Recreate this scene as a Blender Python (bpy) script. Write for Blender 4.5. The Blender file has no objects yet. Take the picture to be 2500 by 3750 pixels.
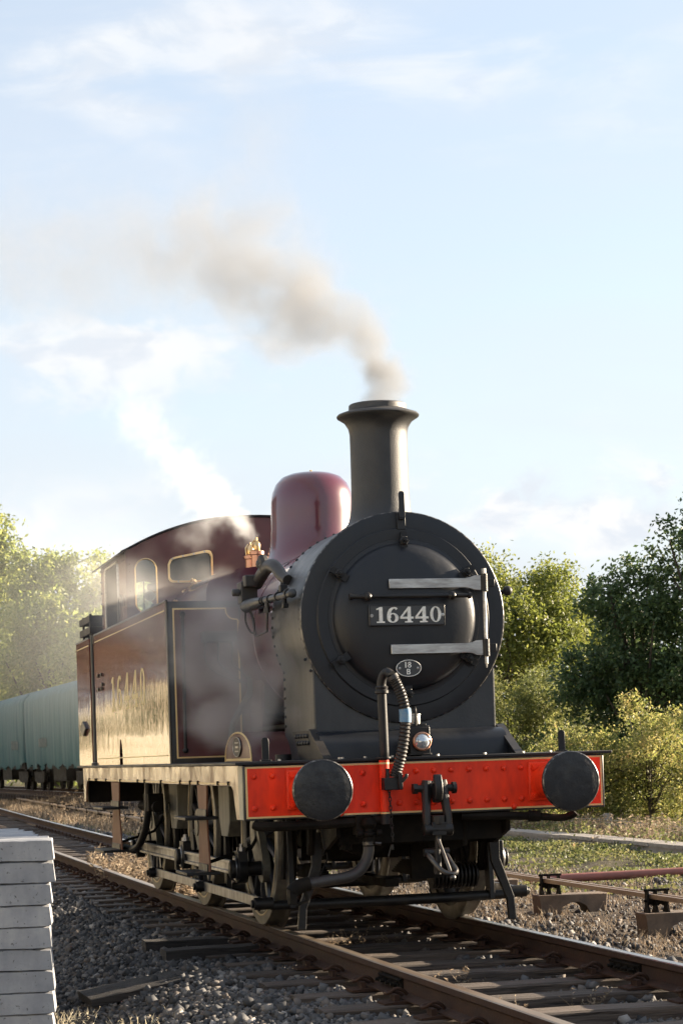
import bpy, bmesh, math, random
import numpy as np
from mathutils import Vector, Matrix
random.seed(7); rng = np.random.default_rng(11)
PI = math.pi; R = math.radians
sc = bpy.context.scene
COL = sc.collection

# ------------------------------------------------------------------ camera
cd = bpy.data.cameras.new("camera"); cam = bpy.data.objects.new("camera", cd); COL.objects.link(cam)
sc.camera = cam
yaw, pitch, roll = R(14.0466), R(-0.0655), R(-1.8663)
_f = Vector((math.sin(yaw)*math.cos(pitch), math.cos(yaw)*math.cos(pitch), math.sin(pitch)))
_r = Vector((math.cos(yaw), -math.sin(yaw), 0)); _u = _r.cross(_f)
_r2 = _r*math.cos(roll) + _u*math.sin(roll); _u2 = -_r*math.sin(roll) + _u*math.cos(roll)
cam.matrix_world = Matrix(((_r2.x, _u2.x, -_f.x, -4.118), (_r2.y, _u2.y, -_f.y, -14.0406), (_r2.z, _u2.z, -_f.z, 1.2837), (0, 0, 0, 1)))
cd.sensor_fit = 'HORIZONTAL'; cd.sensor_width = 24.0; cd.lens = 74.53; cd.shift_y = 0.3595
cd.clip_start = 0.1; cd.clip_end = 3000
cd.dof.use_dof = True; cd.dof.focus_distance = 15.2; cd.dof.aperture_fstop = 11.0

# ------------------------------------------------------------------ sun + sky
SUN_EL, SUN_AZ = R(14.5), R(83)            # azimuth from +Y towards +X
sd = bpy.data.lights.new("sun", 'SUN'); sun = bpy.data.objects.new("sun", sd); COL.objects.link(sun)
sd.energy = 5.0; sd.angle = R(0.6); sd.color = (1.0, 0.83, 0.62)
sdir = Vector((math.sin(SUN_AZ)*math.cos(SUN_EL), math.cos(SUN_AZ)*math.cos(SUN_EL), math.sin(SUN_EL)))
sun.rotation_euler = sdir.to_track_quat('Z', 'Y').to_euler(); sun.location = (30, 5, 20)
SKY_STRENGTH = 0.0635
w = bpy.data.worlds.new("World"); sc.world = w; w.use_nodes = True
def build_world():
    nt = w.node_tree; nt.nodes.clear(); n = nt.nodes; L = nt.links.new
    out = n.new('ShaderNodeOutputWorld'); bg = n.new('ShaderNodeBackground'); bg.inputs[1].default_value = SKY_STRENGTH
    sky = n.new('ShaderNodeTexSky'); sky.sky_type = 'NISHITA'; sky.sun_disc = False
    sky.sun_elevation = SUN_EL; sky.sun_rotation = SUN_AZ; sky.dust_density = 1.0; sky.air_density = 1.0; sky.ozone_density = 1.2
    tc = n.new('ShaderNodeTexCoord'); sp = n.new('ShaderNodeSeparateXYZ'); L(tc.outputs['Generated'], sp.inputs[0])
    def m(op, a, b=None, c=None):
        k = n.new('ShaderNodeMath'); k.operation = op
        for i, v in enumerate((a, b, c)):
            if v is None: continue
            if isinstance(v, (int, float)): k.inputs[i].default_value = v
            else: L(v, k.inputs[i])
        return k.outputs[0]
    az = m('MULTIPLY', m('ARCTAN2', sp.outputs[0], sp.outputs[1]), 180/PI)
    el = m('MULTIPLY', m('ARCSINE', sp.outputs[2]), 180/PI)
    def noise(sx, sy, ox, detail=6, rough=0.55, dist=0.4):
        cb = n.new('ShaderNodeCombineXYZ'); L(m('MULTIPLY', az, sx), cb.inputs[0]); L(m('MULTIPLY', el, sy), cb.inputs[1]); cb.inputs[2].default_value = ox
        t = n.new('ShaderNodeTexNoise'); L(cb.outputs[0], t.inputs['Vector']); t.inputs['Scale'].default_value = 1
        t.inputs['Detail'].default_value = detail; t.inputs['Roughness'].default_value = rough; t.inputs['Distortion'].default_value = dist
        return t.outputs[0]
    def ss(v, a, b):
        k = n.new('ShaderNodeMapRange'); k.interpolation_type = 'SMOOTHSTEP'; L(v, k.inputs[0])
        k.inputs[1].default_value = a; k.inputs[2].default_value = b; return k.outputs[0]
    def blob(a0, e0, ra, re):
        x = m('POWER', m('DIVIDE', m('SUBTRACT', az, a0), ra), 2.0); y = m('POWER', m('DIVIDE', m('SUBTRACT', el, e0), re), 2.0)
        return m('POWER', 2.718, m('MULTIPLY', m('ADD', x, y), -1.0))
    n1 = noise(.16, .55, 3.1); n2 = noise(.45, .7, 8.2); n3 = noise(.07, .3, 1.7)
    wisp = m('MULTIPLY', ss(n1, .42, .75), ss(el, 13, 18.5))
    puff = m('MULTIPLY', ss(n2, .44, .62), m('MULTIPLY', ss(el, 2.0, 4.0), m('SUBTRACT', 1.0, ss(el, 6.0, 8.5))))
    mid = m('MULTIPLY', ss(m('ADD', n2, m('MULTIPLY', blob(8.6, 10.7, 3.6, 1.1), .32)), .52, .74), blob(8.6, 10.9, 6, 1.6))
    right = m('MULTIPLY', ss(m('ADD', n2, m('MULTIPLY', blob(21, 6.0, 3.5, 1.3), .26)), .5, .7), blob(21, 6.0, 6, 1.8))
    top = m('MULTIPLY', ss(m('ADD', n1, m('MULTIPLY', blob(12, 18.4, 6, 1.6), .22)), .48, .76), blob(11, 18.4, 12, 2.2))
    c = m('MINIMUM', m('ADD', m('ADD', m('MULTIPLY', wisp, .35), m('MULTIPLY', puff, .6)), m('ADD', m('MULTIPLY', mid, .95), m('ADD', m('MULTIPLY', right, .8), m('MULTIPLY', top, .55)))), 1.0)
    veil = m('MINIMUM', m('ADD', m('ADD', .54, m('MULTIPLY', ss(n3, .3, .7), .14)), m('MULTIPLY', m('SUBTRACT', 1.0, ss(el, 0, 13)), .4)), 1.0)
    mv = n.new('ShaderNodeMix'); mv.data_type = 'RGBA'; L(veil, mv.inputs[0]); L(sky.outputs[0], mv.inputs[6]); mv.inputs[7].default_value = CLOUD_VEIL
    mc = n.new('ShaderNodeMix'); mc.data_type = 'RGBA'; L(c, mc.inputs[0]); L(mv.outputs[2], mc.inputs[6]); mg = n.new('ShaderNodeMix'); mg.data_type = 'RGBA'; L(ss(noise(.5, .9, 5.5), .36, .56), mg.inputs[0]); mg.inputs[6].default_value = (2.75, 2.92, 3.15, 1); mg.inputs[7].default_value = CLOUD_WHITE; L(mg.outputs[2], mc.inputs[7])
    L(mc.outputs[2], bg.inputs[0]); L(bg.outputs[0], out.inputs[0])
CLOUD_VEIL = (2.72, 2.86, 3.10, 1); CLOUD_WHITE = (3.35, 3.38, 3.4, 1)
build_world()
# ------------------------------------------------------------------ exposure / render
vs = sc.view_settings; vs.view_transform = 'Standard'; vs.look = 'None'; vs.gamma = 1.0; vs.exposure = 2.25; vs.use_curve_mapping = False
cy = sc.cycles; cy.max_bounces = 8; cy.diffuse_bounces = 3; cy.glossy_bounces = 4; cy.transmission_bounces = 6; cy.transparent_max_bounces = 12
cy.volume_bounces = 1; cy.use_denoising = True; cy.caustics_reflective = False; cy.caustics_refractive = False; cy.sample_clamp_indirect = 6
cy.volume_step_rate = 1.0; cy.volume_max_steps = 128; cy.use_adaptive_sampling = True; cy.adaptive_threshold = .025

# ------------------------------------------------------------------ mesh helpers
class MB:
    def __init__(s): s.v = []; s.f = []; s.mi = []
    def add(s, vs, fs, mi=0):
        o = len(s.v); s.v.extend([tuple(p) for p in vs]); s.f.extend([tuple(i+o for i in q) for q in fs]); s.mi.extend([mi]*len(fs)); return s
    def box(s, c, d, rot=None, mi=0):
        x, y, z = d[0]/2, d[1]/2, d[2]/2
        P = [Vector(p) for p in ((-x,-y,-z),(x,-y,-z),(x,y,-z),(-x,y,-z),(-x,-y,z),(x,-y,z),(x,y,z),(-x,y,z))]
        if rot is not None: P = [rot @ p for p in P]
        c = Vector(c); P = [p+c for p in P]
        return s.add(P, [(0,3,2,1),(4,5,6,7),(0,1,5,4),(1,2,6,5),(2,3,7,6),(3,0,4,7)], mi)
    def bb(s, x0, x1, y0, y1, z0, z1, mi=0): return s.box(((x0+x1)/2,(y0+y1)/2,(z0+z1)/2),(abs(x1-x0),abs(y1-y0),abs(z1-z0)),None,mi)
    @staticmethod
    def basis(d):
        d = Vector(d).normalized(); a = Vector((0,0,1)) if abs(d.z) < .9 else Vector((1,0,0))
        u = d.cross(a).normalized(); return u, d.cross(u).normalized(), d
    def lathe(s, o, d, prof, n=24, mi=0, close=False):
        o = Vector(o); u, v, d = s.basis(d); V = []; F = []
        for r, h in prof:
            for k in range(n):
                a = 2*PI*k/n; V.append(o + d*h + (u*math.cos(a)+v*math.sin(a))*r)
        m = len(prof)
        for i in range(m-1 if not close else m):
            j = (i+1) % m
            for k in range(n): F.append((i*n+k, i*n+(k+1)%n, j*n+(k+1)%n, j*n+k))
        if not close:
            if prof[0][0] > 1e-6: F.append(tuple(range(n))[::-1])
            if prof[-1][0] > 1e-6: F.append(tuple((m-1)*n+k for k in range(n)))
        return s.add(V, F, mi)
    def cyl(s, a, b, r0, r1=None, n=16, mi=0):
        a = Vector(a); b = Vector(b); L = (b-a).length
        return s.lathe(a, b-a, [(r0,0),(r0 if r1 is None else r1, L)], n, mi)
    def ball(s, c, r, n=12, m=8, sc=(1,1,1), mi=0):
        V = []; F = []; c = Vector(c)
        for i in range(m+1):
            t = PI*i/m
            for k in range(n):
                a = 2*PI*k/n; V.append((c.x+r*sc[0]*math.sin(t)*math.cos(a), c.y+r*sc[1]*math.sin(t)*math.sin(a), c.z+r*sc[2]*math.cos(t)))
        for i in range(m):
            for k in range(n): F.append((i*n+k, (i+1)*n+k, (i+1)*n+(k+1)%n, i*n+(k+1)%n))
        return s.add(V, F, mi)
    def tube(s, P, r, n=10, closed=False, mi=0, sub=0):
        P = [Vector(p) for p in P]
        if sub: P = spline(P, sub, closed)
        m = len(P); rr = r if isinstance(r, (list, tuple)) else [r]*m
        if len(rr) != m: rr = [float(np.interp(i/(m-1), np.linspace(0,1,len(rr)), rr)) for i in range(m)]
        V = []; F = []; pu = None
        for i in range(m):
            d = (P[(i+1)%m]-P[i-1]) if closed else (P[min(i+1,m-1)]-P[max(i-1,0)])
            d.normalize()
            if pu is None: u, v, _ = s.basis(d)
            else:
                u = pu - d*pu.dot(d); u.normalize(); v = d.cross(u)
            pu = u
            for k in range(n):
                a = 2*PI*k/n; V.append(P[i] + (u*math.cos(a)+v*math.sin(a))*rr[i])
        for i in range(m if closed else m-1):
            j = (i+1) % m
            for k in range(n): F.append((i*n+k, i*n+(k+1)%n, j*n+(k+1)%n, j*n+k))
        if not closed: F.append(tuple(range(n))[::-1]); F.append(tuple((m-1)*n+k for k in range(n)))
        return s.add(V, F, mi)
    def prism(s, poly, plane, a, b, mi=0):
        # plane 'xz': poly (x,z) extruded in y a->b ; 'yz': (y,z) in x ; 'xy': (x,y) in z
        def P(p, t): return (p[0],t,p[1]) if plane=='xz' else ((t,p[0],p[1]) if plane=='yz' else (p[0],p[1],t))
        n = len(poly); V = [P(p,a) for p in poly]+[P(p,b) for p in poly]
        F = [tuple(range(n)), tuple(range(2*n-1,n-1,-1))]+[(i,i+n,(i+1)%n+n,(i+1)%n) for i in range(n)]
        return s.add(V, F, mi)
    def loft(s, secs, closed=True, caps=False, mi=0):
        n = len(secs[0]); V = [p for q in secs for p in q]; F = []
        for i in range(len(secs)-1):
            for k in range(n if closed else n-1): F.append((i*n+k, i*n+(k+1)%n, (i+1)*n+(k+1)%n, (i+1)*n+k))
        if caps: F.append(tuple(range(n))[::-1]); F.append(tuple((len(secs)-1)*n+k for k in range(n)))
        return s.add(V, F, mi)
    def mesh(s, name, mats, smooth=35):
        me = bpy.data.meshes.new(name); me.from_pydata(s.v, [], s.f)
        for m in (mats if isinstance(mats, (list,tuple)) else [mats]): me.materials.append(m)
        if any(s.mi): me.polygons.foreach_set('material_index', s.mi)
        bm = bmesh.new(); bm.from_mesh(me); bmesh.ops.recalc_face_normals(bm, faces=bm.faces); bm.to_mesh(me); bm.free()
        if smooth:
            me.polygons.foreach_set('use_smooth', [True]*len(me.polygons)); me.set_sharp_from_angle(angle=R(smooth))
        me.update(); return me
    def build(s, name, mats, parent=None, smooth=35, bevel=0, loc=None):
        o = bpy.data.objects.new(name, s.mesh(name, mats, smooth)); COL.objects.link(o)
        if parent: o.parent = parent
        if loc: o.location = loc
        if bevel:
            b = o.modifiers.new('bevel','BEVEL'); b.width = bevel; b.segments = 2; b.limit_method = 'ANGLE'; b.angle_limit = R(40); b.harden_normals = False
        return o
def spline(P, sub, closed=False):
    out = []; m = len(P)
    rng_ = range(m) if closed else range(m-1)
    for i in rng_:
        p0 = P[i-1] if (i > 0 or closed) else P[0]*2-P[1]
        p1 = P[i]; p2 = P[(i+1)%m]; p3 = P[(i+2)%m] if (i+2 < m or closed) else P[-1]*2-P[-2]
        for k in range(sub):
            t = k/sub
            out.append(0.5*((2*p1)+(p2-p0)*t+(2*p0-5*p1+4*p2-p3)*t*t+(3*p1-p0-3*p2+p3)*t**3))
    if not closed: out.append(P[-1])
    return out
def inst(name, me, parent, loc, rot=(0,0,0), scale=(1,1,1)):
    o = bpy.data.objects.new(name, me); COL.objects.link(o); o.parent = parent; o.location = loc; o.rotation_euler = rot; o.scale = scale; return o
def tag(o, label, cat, group=None, kind=None):
    o['label'] = label
    if cat: o['category'] = cat
    if group: o['group'] = group
    if kind: o['kind'] = kind
    return o
def empty(name, loc=(0,0,0), rz=0):
    o = bpy.data.objects.new(name, None); COL.objects.link(o); o.location = loc; o.rotation_euler = (0,0,rz); o.empty_display_size = .2; return o
def struct(o): o['kind'] = 'structure'; return o
def copy_tree(o, parent=None):
    c = o.copy(); COL.objects.link(c); c.parent = parent
    for ch in list(o.children): copy_tree(ch, c)
    return c
def quads(name, P, A, B, mat, parent=None, smooth=False):
    """many separate rhombus faces: centre P, half axes A and B (N,3 arrays)"""
    N = len(P); V = np.empty((N,4,3), np.float32); V[:,0] = P-A; V[:,1] = P+B; V[:,2] = P+A; V[:,3] = P-B
    me = bpy.data.meshes.new(name); me.vertices.add(N*4); me.vertices.foreach_set('co', V.ravel())
    me.loops.add(N*4); me.loops.foreach_set('vertex_index', np.arange(N*4, dtype=np.int32))
    me.polygons.add(N); me.polygons.foreach_set('loop_start', np.arange(0,N*4,4,dtype=np.int32)); me.polygons.foreach_set('loop_total', np.full(N,4,np.int32))
    me.materials.append(mat); me.update(); me.validate()
    o = bpy.data.objects.new(name, me); COL.objects.link(o)
    if parent: o.parent = parent
    return o
def unit(n):
    v = rng.normal(size=(n,3)); return v/np.linalg.norm(v,axis=1,keepdims=True)

# ------------------------------------------------------------------ materials
def newmat(name):
    m = bpy.data.materials.new(name); m.use_nodes = True; nt = m.node_tree; nt.nodes.clear()
    out = nt.nodes.new('ShaderNodeOutputMaterial'); return m, nt, out
def nd(nt, t, **k):
    x = nt.nodes.new(t)
    for a, b in k.items():
        if a.startswith('i_'):
            key = a[2:].replace('_',' '); inp = x.inputs[key] if not a[2:].isdigit() else x.inputs[int(a[2:])]
            if isinstance(b, bpy.types.NodeSocket): nt.links.new(b, inp)
            else: inp.default_value = b
        else: setattr(x, a, b)
    return x
def c4(c): return (c[0], c[1], c[2], 1)
def ramp(nt, fac, stops):
    r = nt.nodes.new('ShaderNodeValToRGB'); nt.links.new(fac, r.inputs[0]); e = r.color_ramp.elements
    while len(e) < len(stops): e.new(.5)
    for i, (p, c) in enumerate(stops): e[i].position = p; e[i].color = c4(c)
    return r.outputs[0]
def noise(nt, scale, detail=4, rough=.55, coord='Object', stretch=None, dist=0):
    tc = nd(nt, 'ShaderNodeTexCoord'); v = tc.outputs[coord]
    if coord == 'Object' and stretch is None: v = nd(nt,'ShaderNodeNewGeometry').outputs['Position']
    if stretch:
        g = nd(nt,'ShaderNodeNewGeometry').outputs['Position']
        v = nd(nt,'ShaderNodeVectorMath', operation='MULTIPLY', i_0=g, i_1=stretch).outputs[0]
    return nd(nt,'ShaderNodeTexNoise', i_Vector=v, i_Scale=scale, i_Detail=detail, i_Roughness=rough, i_Distortion=dist).outputs[0]
def pmat(name, col, rough=.5, metal=0, coat=0, col2=None, nscale=3, stretch=None, r2=None, bump=None, coat_rough=.06, spec=.5, nlo=.35, nhi=.7, detail=5, dust=None):
    m, nt, out = newmat(name)
    b = nd(nt,'ShaderNodeBsdfPrincipled'); nt.links.new(b.outputs[0], out.inputs[0])
    b.inputs['Base Color'].default_value = c4(col); b.inputs['Roughness'].default_value = rough; b.inputs['Metallic'].default_value = metal
    b.inputs['Coat Weight'].default_value = coat; b.inputs['Coat Roughness'].default_value = coat_rough; b.inputs['Specular IOR Level'].default_value = spec
    base = None
    if col2 is not None:
        f = noise(nt, nscale, detail, .6, stretch=stretch)
        base = ramp(nt, f, [(nlo, col), (nhi, col2)])
        if r2 is not None:
            mr = nd(nt,'ShaderNodeMapRange', i_0=f, i_1=nlo, i_2=nhi, i_3=rough, i_4=r2); nt.links.new(mr.outputs[0], b.inputs['Roughness'])
    if dust is not None:     # pale dust settled on upward faces
        g = nd(nt,'ShaderNodeNewGeometry'); s = nd(nt,'ShaderNodeSeparateXYZ', i_0=g.outputs['Normal'])
        f2 = noise(nt, 9, 5, .65); k = nd(nt,'ShaderNodeMapRange', i_0=s.outputs[2], i_1=.2, i_2=1.0, i_3=0, i_4=dust[1])
        k2 = nd(nt,'ShaderNodeMath', operation='MULTIPLY', i_0=k.outputs[0], i_1=f2)
        mx = nd(nt,'ShaderNodeMix', data_type='RGBA', i_0=k2.outputs[0]); mx.inputs[7].default_value = c4(dust[0])
        if base is not None: nt.links.new(base, mx.inputs[6])
        else: mx.inputs[6].default_value = c4(col)
        base = mx.outputs[2]
    if base is not None: nt.links.new(base, b.inputs['Base Color'])
    if bump:
        f3 = noise(nt, bump[0], 5, .6, stretch=bump[2] if len(bump) > 2 else None)
        bp = nd(nt,'ShaderNodeBump', i_Strength=bump[1], i_Distance=.02, i_Height=f3); nt.links.new(bp.outputs[0], b.inputs['Normal'])
        if coat and len(bump) > 2: nt.links.new(bp.outputs[0], b.inputs['Coat Normal'])
    return m
M = {}
M['black'] = pmat('black_satin', (.006,.007,.009), .42, spec=.3, col2=(.016,.016,.018), nscale=2.2, r2=.6, bump=(60,.05), dust=((.2,.17,.14),.25))
M['smokebox'] = pmat('smokebox_black', (.0045,.0065,.0115), .36, col2=(.012,.0135,.0165), nscale=3.5, r2=.52, bump=(30,.05), stretch=(1,1,.3), spec=.4, nlo=.38, nhi=.66, detail=8)
M['chimney'] = pmat('chimney_grey', (.013,.014,.016), .45, col2=(.030,.030,.031), nscale=5, r2=.55, bump=(110,.22), dust=((.15,.145,.14),.3))
M['greyside'] = pmat('smokebox_side', (.015,.018,.022), .34, col2=(.036,.038,.042), nscale=4, r2=.5, stretch=(1,1,.35), bump=(50,.12))  # paler than the smokebox front: sky reflection put into the grey
M['maroon'] = pmat('crimson_lake', (.070,.008,.019), .30, coat=1.0, col2=(.09,.011,.023), nscale=1.5, bump=(2.2,.10,(1,1,.6)), coat_rough=.05)
M['maroon_side'] = pmat('crimson_lake_side', (.075,.011,.012), .5, coat=1, col2=(.095,.02,.015), nscale=6, stretch=(1,1,.2), bump=(3.4,.13,(1,1.0,.45)), coat_rough=.03, spec=.2)
M['maroon_dull'] = pmat('crimson_dull', (.085,.016,.018), .45, coat=.35, col2=(.06,.018,.017), nscale=3, r2=.6, coat_rough=.25)
M['red'] = pmat('beam_red', (.82,.046,.012), .40, coat=.0, col2=(.42,.024,.012), nscale=7, stretch=(1,1,.3), bump=(7,.10), spec=.25, nlo=.42, nhi=.78, detail=8, r2=.6)
M['cream'] = pmat('lining_cream', (.62,.45,.20), .45)
M['cream_side'] = pmat('beam_end_cream', (.40,.37,.27), .5, col2=(.30,.28,.21), nscale=8)
M['blackline'] = pmat('black_edge', (.012,.012,.013), .35, coat=.3)
M['steel'] = pmat('worn_steel', (.46,.45,.43), .36, metal=1, col2=(.27,.26,.25), nscale=8, stretch=(1,1,6), r2=.55, bump=(30,.1))
M['oilsteel'] = pmat('oily_steel', (.10,.098,.095), .35, metal=.9, col2=(.05,.047,.045), nscale=14)
M['rodsteel'] = pmat('rod_steel', (.36,.36,.37), .34, metal=1, col2=(.17,.165,.16), nscale=18, stretch=(1,.6,.3), r2=.5)
M['oily'] = pmat('oily_black', (.006,.006,.007), .34, spec=.35, col2=(.016,.014,.012), nscale=9, r2=.55, bump=(40,.15))  # black taken deeper for the shade under the frames
M['grime'] = pmat('grimy_black', (.005,.0045,.004), .55, spec=.1, col2=(.018,.015,.012), nscale=6, r2=.75, bump=(30,.2))  # grime darkened beyond its own tone for the underframe shadow
M['wheelgrey'] = pmat('wheel_paint', (.10,.095,.075), .42, col2=(.055,.05,.042), nscale=10, r2=.6)
M['panel'] = pmat('weathered_panel', (.20,.19,.15), .6, col2=(.10,.09,.075), nscale=14, stretch=(1,1,.2))
def valance_mat():
    m = pmat('valance_paint', (.11,.05,.03), .5, coat=.5, col2=(.18,.095,.05), nscale=7, stretch=(1,1,.5), bump=(6,.20,(1,1,.6)), coat_rough=.05); nt = m.node_tree  # mottled base and patchy coat imitate broken golden reflections
    b = [x for x in nt.nodes if x.type == 'BSDF_PRINCIPLED'][0]; f = noise(nt, 3.2, 4, .6, stretch=(1,1,1.0))
    nt.links.new(nd(nt,'ShaderNodeMapRange', i_0=f, i_1=.38, i_2=.58, i_3=.12, i_4=.9).outputs[0], b.inputs['Coat Weight']); return m
M['valance'] = valance_mat()
M['step'] = pmat('step_brown', (.13,.055,.035), .55, coat=.0, spec=.2, col2=(.19,.09,.055), nscale=9, stretch=(1,1,.3), coat_rough=.2)
M['brass'] = pmat('brass', (.72,.50,.24), .28, metal=1, col2=(.50,.36,.20), nscale=12)
M['copper'] = pmat('copper', (.52,.27,.18), .33, metal=1, col2=(.38,.22,.16), nscale=9)
M['white'] = pmat('white_paint', (.80,.80,.76), .5, col2=(.55,.55,.52), nscale=30)
M['rubber'] = pmat('rubber', (.010,.009,.008), .5, col2=(.022,.018,.015), nscale=15)
M['bluelabel'] = pmat('blue_label', (.05,.17,.32), .5, col2=(.16,.24,.30), nscale=40)
M['hosegrey'] = pmat('hose_grey', (.018,.017,.018), .5, col2=(.035,.032,.031), nscale=10)
M['gold'] = pmat('gold_leaf', (.52,.41,.19), .5, coat=.1, coat_rough=.1)
M['rail'] = pmat('rail_rust', (.050,.026,.017), .75, spec=.2, col2=(.032,.019,.015), nscale=7, stretch=(1,.4,1), bump=(40,.2))
M['railtop'] = pmat('rail_top', (.55,.54,.53), .26, metal=1, col2=(.40,.37,.34), nscale=3, stretch=(8,.5,1), r2=.4)
M['railtop_brown'] = pmat('rail_top_worn', (.30,.22,.15), .34, metal=.8, col2=(.42,.36,.29), nscale=3, stretch=(9,.4,1), r2=.42)
def concrete_mat():
    m, nt, out = newmat('concrete'); p = nd(nt,'ShaderNodeBsdfPrincipled', i_Roughness=.85); p.inputs['Specular IOR Level'].default_value = .25; nt.links.new(p.outputs[0], out.inputs[0])
    f = noise(nt, 5, 9, .65); g = noise(nt, 55, 3, .5); st = noise(nt, 9, 5, .6, stretch=(1,1,.2)); oi = nd(nt,'ShaderNodeObjectInfo').outputs['Random']
    s_ = nd(nt,'ShaderNodeMath', operation='MULTIPLY_ADD', i_0=oi, i_1=.16, i_2=nd(nt,'ShaderNodeMath', operation='MULTIPLY_ADD', i_0=st, i_1=.35, i_2=nd(nt,'ShaderNodeMath', operation='MULTIPLY', i_0=f, i_1=.65).outputs[0]).outputs[0]).outputs[0]
    c = ramp(nt, s_, [(.36,(.185,.195,.215)),(.55,(.275,.285,.305)),(.72,(.37,.375,.385))])
    pit = nd(nt,'ShaderNodeMapRange', i_0=g, i_1=.66, i_2=.70, i_3=0.0, i_4=1.0).outputs[0]
    mx = nd(nt,'ShaderNodeMix', data_type='RGBA', i_0=nd(nt,'ShaderNodeMath', operation='MULTIPLY', i_0=pit, i_1=.75).outputs[0]); nt.links.new(c, mx.inputs[6]); mx.inputs[7].default_value = (.09,.09,.095,1); nt.links.new(mx.outputs[2], p.inputs['Base Color'])
    h = nd(nt,'ShaderNodeMath', operation='MULTIPLY_ADD', i_0=pit, i_1=-.8, i_2=f).outputs[0]
    bp = nd(nt,'ShaderNodeBump', i_Strength=.5, i_Distance=.008, i_Height=h); nt.links.new(bp.outputs[0], p.inputs['Normal']); return m
M['concrete'] = concrete_mat()
M['oldconcrete'] = pmat('old_concrete', (.16,.115,.08), .85, col2=(.085,.065,.05), nscale=8, bump=(25,.4))
M['trough'] = pmat('trough_lid', (.30,.27,.24), .8, col2=(.20,.18,.16), nscale=5, bump=(20,.3))
M['pipe'] = pmat('terracotta_plastic', (.28,.10,.08), .65, col2=(.19,.08,.065), nscale=5)
M['bark'] = pmat('bark', (.045,.035,.026), .9, col2=(.09,.075,.055), nscale=12, stretch=(1,1,.25), bump=(14,.5))
M['wire'] = pmat('galvanised', (.35,.35,.35), .5, metal=.7)
M['coat'] = pmat('dark_jacket', (.02,.022,.03), .85, col2=(.03,.03,.035), nscale=20)
M['skin'] = pmat('skin', (.45,.25,.18), .55)
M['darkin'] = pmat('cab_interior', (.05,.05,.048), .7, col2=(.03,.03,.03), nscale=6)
M['render'] = pmat('cream_render', (.62,.55,.42), .8, col2=(.5,.44,.34), nscale=2, bump=(20,.2))
M['slate'] = pmat('slate', (.09,.09,.1), .7, col2=(.06,.06,.07), nscale=7)
def wood_mat(name, a, b):
    m, nt, out = newmat(name); p = nd(nt,'ShaderNodeBsdfPrincipled', i_Roughness=.85); nt.links.new(p.outputs[0], out.inputs[0])
    f = noise(nt, 6, 6, .65, stretch=(.6,9,9)); f2 = noise(nt, 2.0, 3, .5)
    oi = nd(nt,'ShaderNodeObjectInfo').outputs['Random']
    s = nd(nt,'ShaderNodeMath', operation='ADD', i_0=f, i_1=nd(nt,'ShaderNodeMath', operation='MULTIPLY_ADD', i_0=oi, i_1=.22, i_2=-.11).outputs[0])
    nt.links.new(ramp(nt, s.outputs[0], [(.28, a), (.55, b), (.75, tuple(x*1.5 for x in b))]), p.inputs['Base Color'])
    cr = noise(nt, 3.0, 3, .5, stretch=(.35,16,16)); ck = nd(nt,'ShaderNodeMapRange', i_0=cr, i_1=.60, i_2=.66, i_3=0.0, i_4=1.0).outputs[0]
    hh = nd(nt,'ShaderNodeMath', operation='MULTIPLY_ADD', i_0=ck, i_1=-1.6, i_2=f).outputs[0]
    bp = nd(nt,'ShaderNodeBump', i_Strength=.9, i_Distance=.014, i_Height=hh); nt.links.new(bp.outputs[0], p.inputs['Normal'])
    return m
M['sleeper'] = wood_mat('sleeper_wood', (.024,.018,.015), (.085,.064,.050))
M['plank'] = wood_mat('plank_wood', (.009,.008,.007), (.026,.022,.020))
def island_mat(name, stops, rough=.8, transl=0, spec=.3, big=None):
    m, nt, out = newmat(name); g = nd(nt,'ShaderNodeNewGeometry'); f = g.outputs['Random Per Island']
    if big:
        n2 = noise(nt, big, 2, .5); f = nd(nt,'ShaderNodeMath', operation='MULTIPLY_ADD', i_0=f, i_1=.55, i_2=nd(nt,'ShaderNodeMapRange', i_0=n2, i_1=.3, i_2=.7, i_3=0, i_4=.45).outputs[0]).outputs[0]
    col = ramp(nt, f, stops); p = nd(nt,'ShaderNodeBsdfPrincipled', i_Roughness=rough); p.inputs['Specular IOR Level'].default_value = spec
    nt.links.new(col, p.inputs['Base Color'])
    if transl:
        t = nd(nt,'ShaderNodeBsdfTranslucent'); hs = nd(nt,'ShaderNodeHueSaturation', i_Hue=.49, i_Saturation=1.0, i_Value=1.6, i_Color=col); nt.links.new(hs.outputs[0], t.inputs[0])
        mx = nd(nt,'ShaderNodeMixShader', i_0=transl); nt.links.new(p.outputs[0], mx.inputs[1]); nt.links.new(t.outputs[0], mx.inputs[2]); nt.links.new(mx.outputs[0], out.inputs[0])
    else: nt.links.new(p.outputs[0], out.inputs[0])
    return m
M['stone'] = island_mat('ballast_stone', [(0,(.033,.033,.034)),(.3,(.063,.063,.065)),(.6,(.098,.098,.101)),(.82,(.115,.096,.082)),(.95,(.17,.16,.15)),(1,(.30,.28,.26))], .85)
M['leaf_green'] = island_mat('leaf_green', [(0,(.065,.09,.018)),(.5,(.125,.15,.032)),(.9,(.18,.19,.045)),(1,(.27,.22,.06))], .5, .45, .4, .5)
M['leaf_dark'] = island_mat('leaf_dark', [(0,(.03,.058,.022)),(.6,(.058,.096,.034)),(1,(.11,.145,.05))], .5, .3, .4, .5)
M['leaf_willow'] = island_mat('leaf_willow', [(0,(.08,.10,.03)),(.6,(.14,.16,.05)),(1,(.23,.22,.09))], .55, .45, .4, .6)
M['leaf_yellow'] = island_mat('leaf_yellow', [(0,(.08,.11,.025)),(.45,(.17,.19,.055)),(.78,(.30,.27,.10)),(.94,(.40,.32,.14)),(1,(.33,.17,.08))], .55, .45, .35, 1.2)
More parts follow.
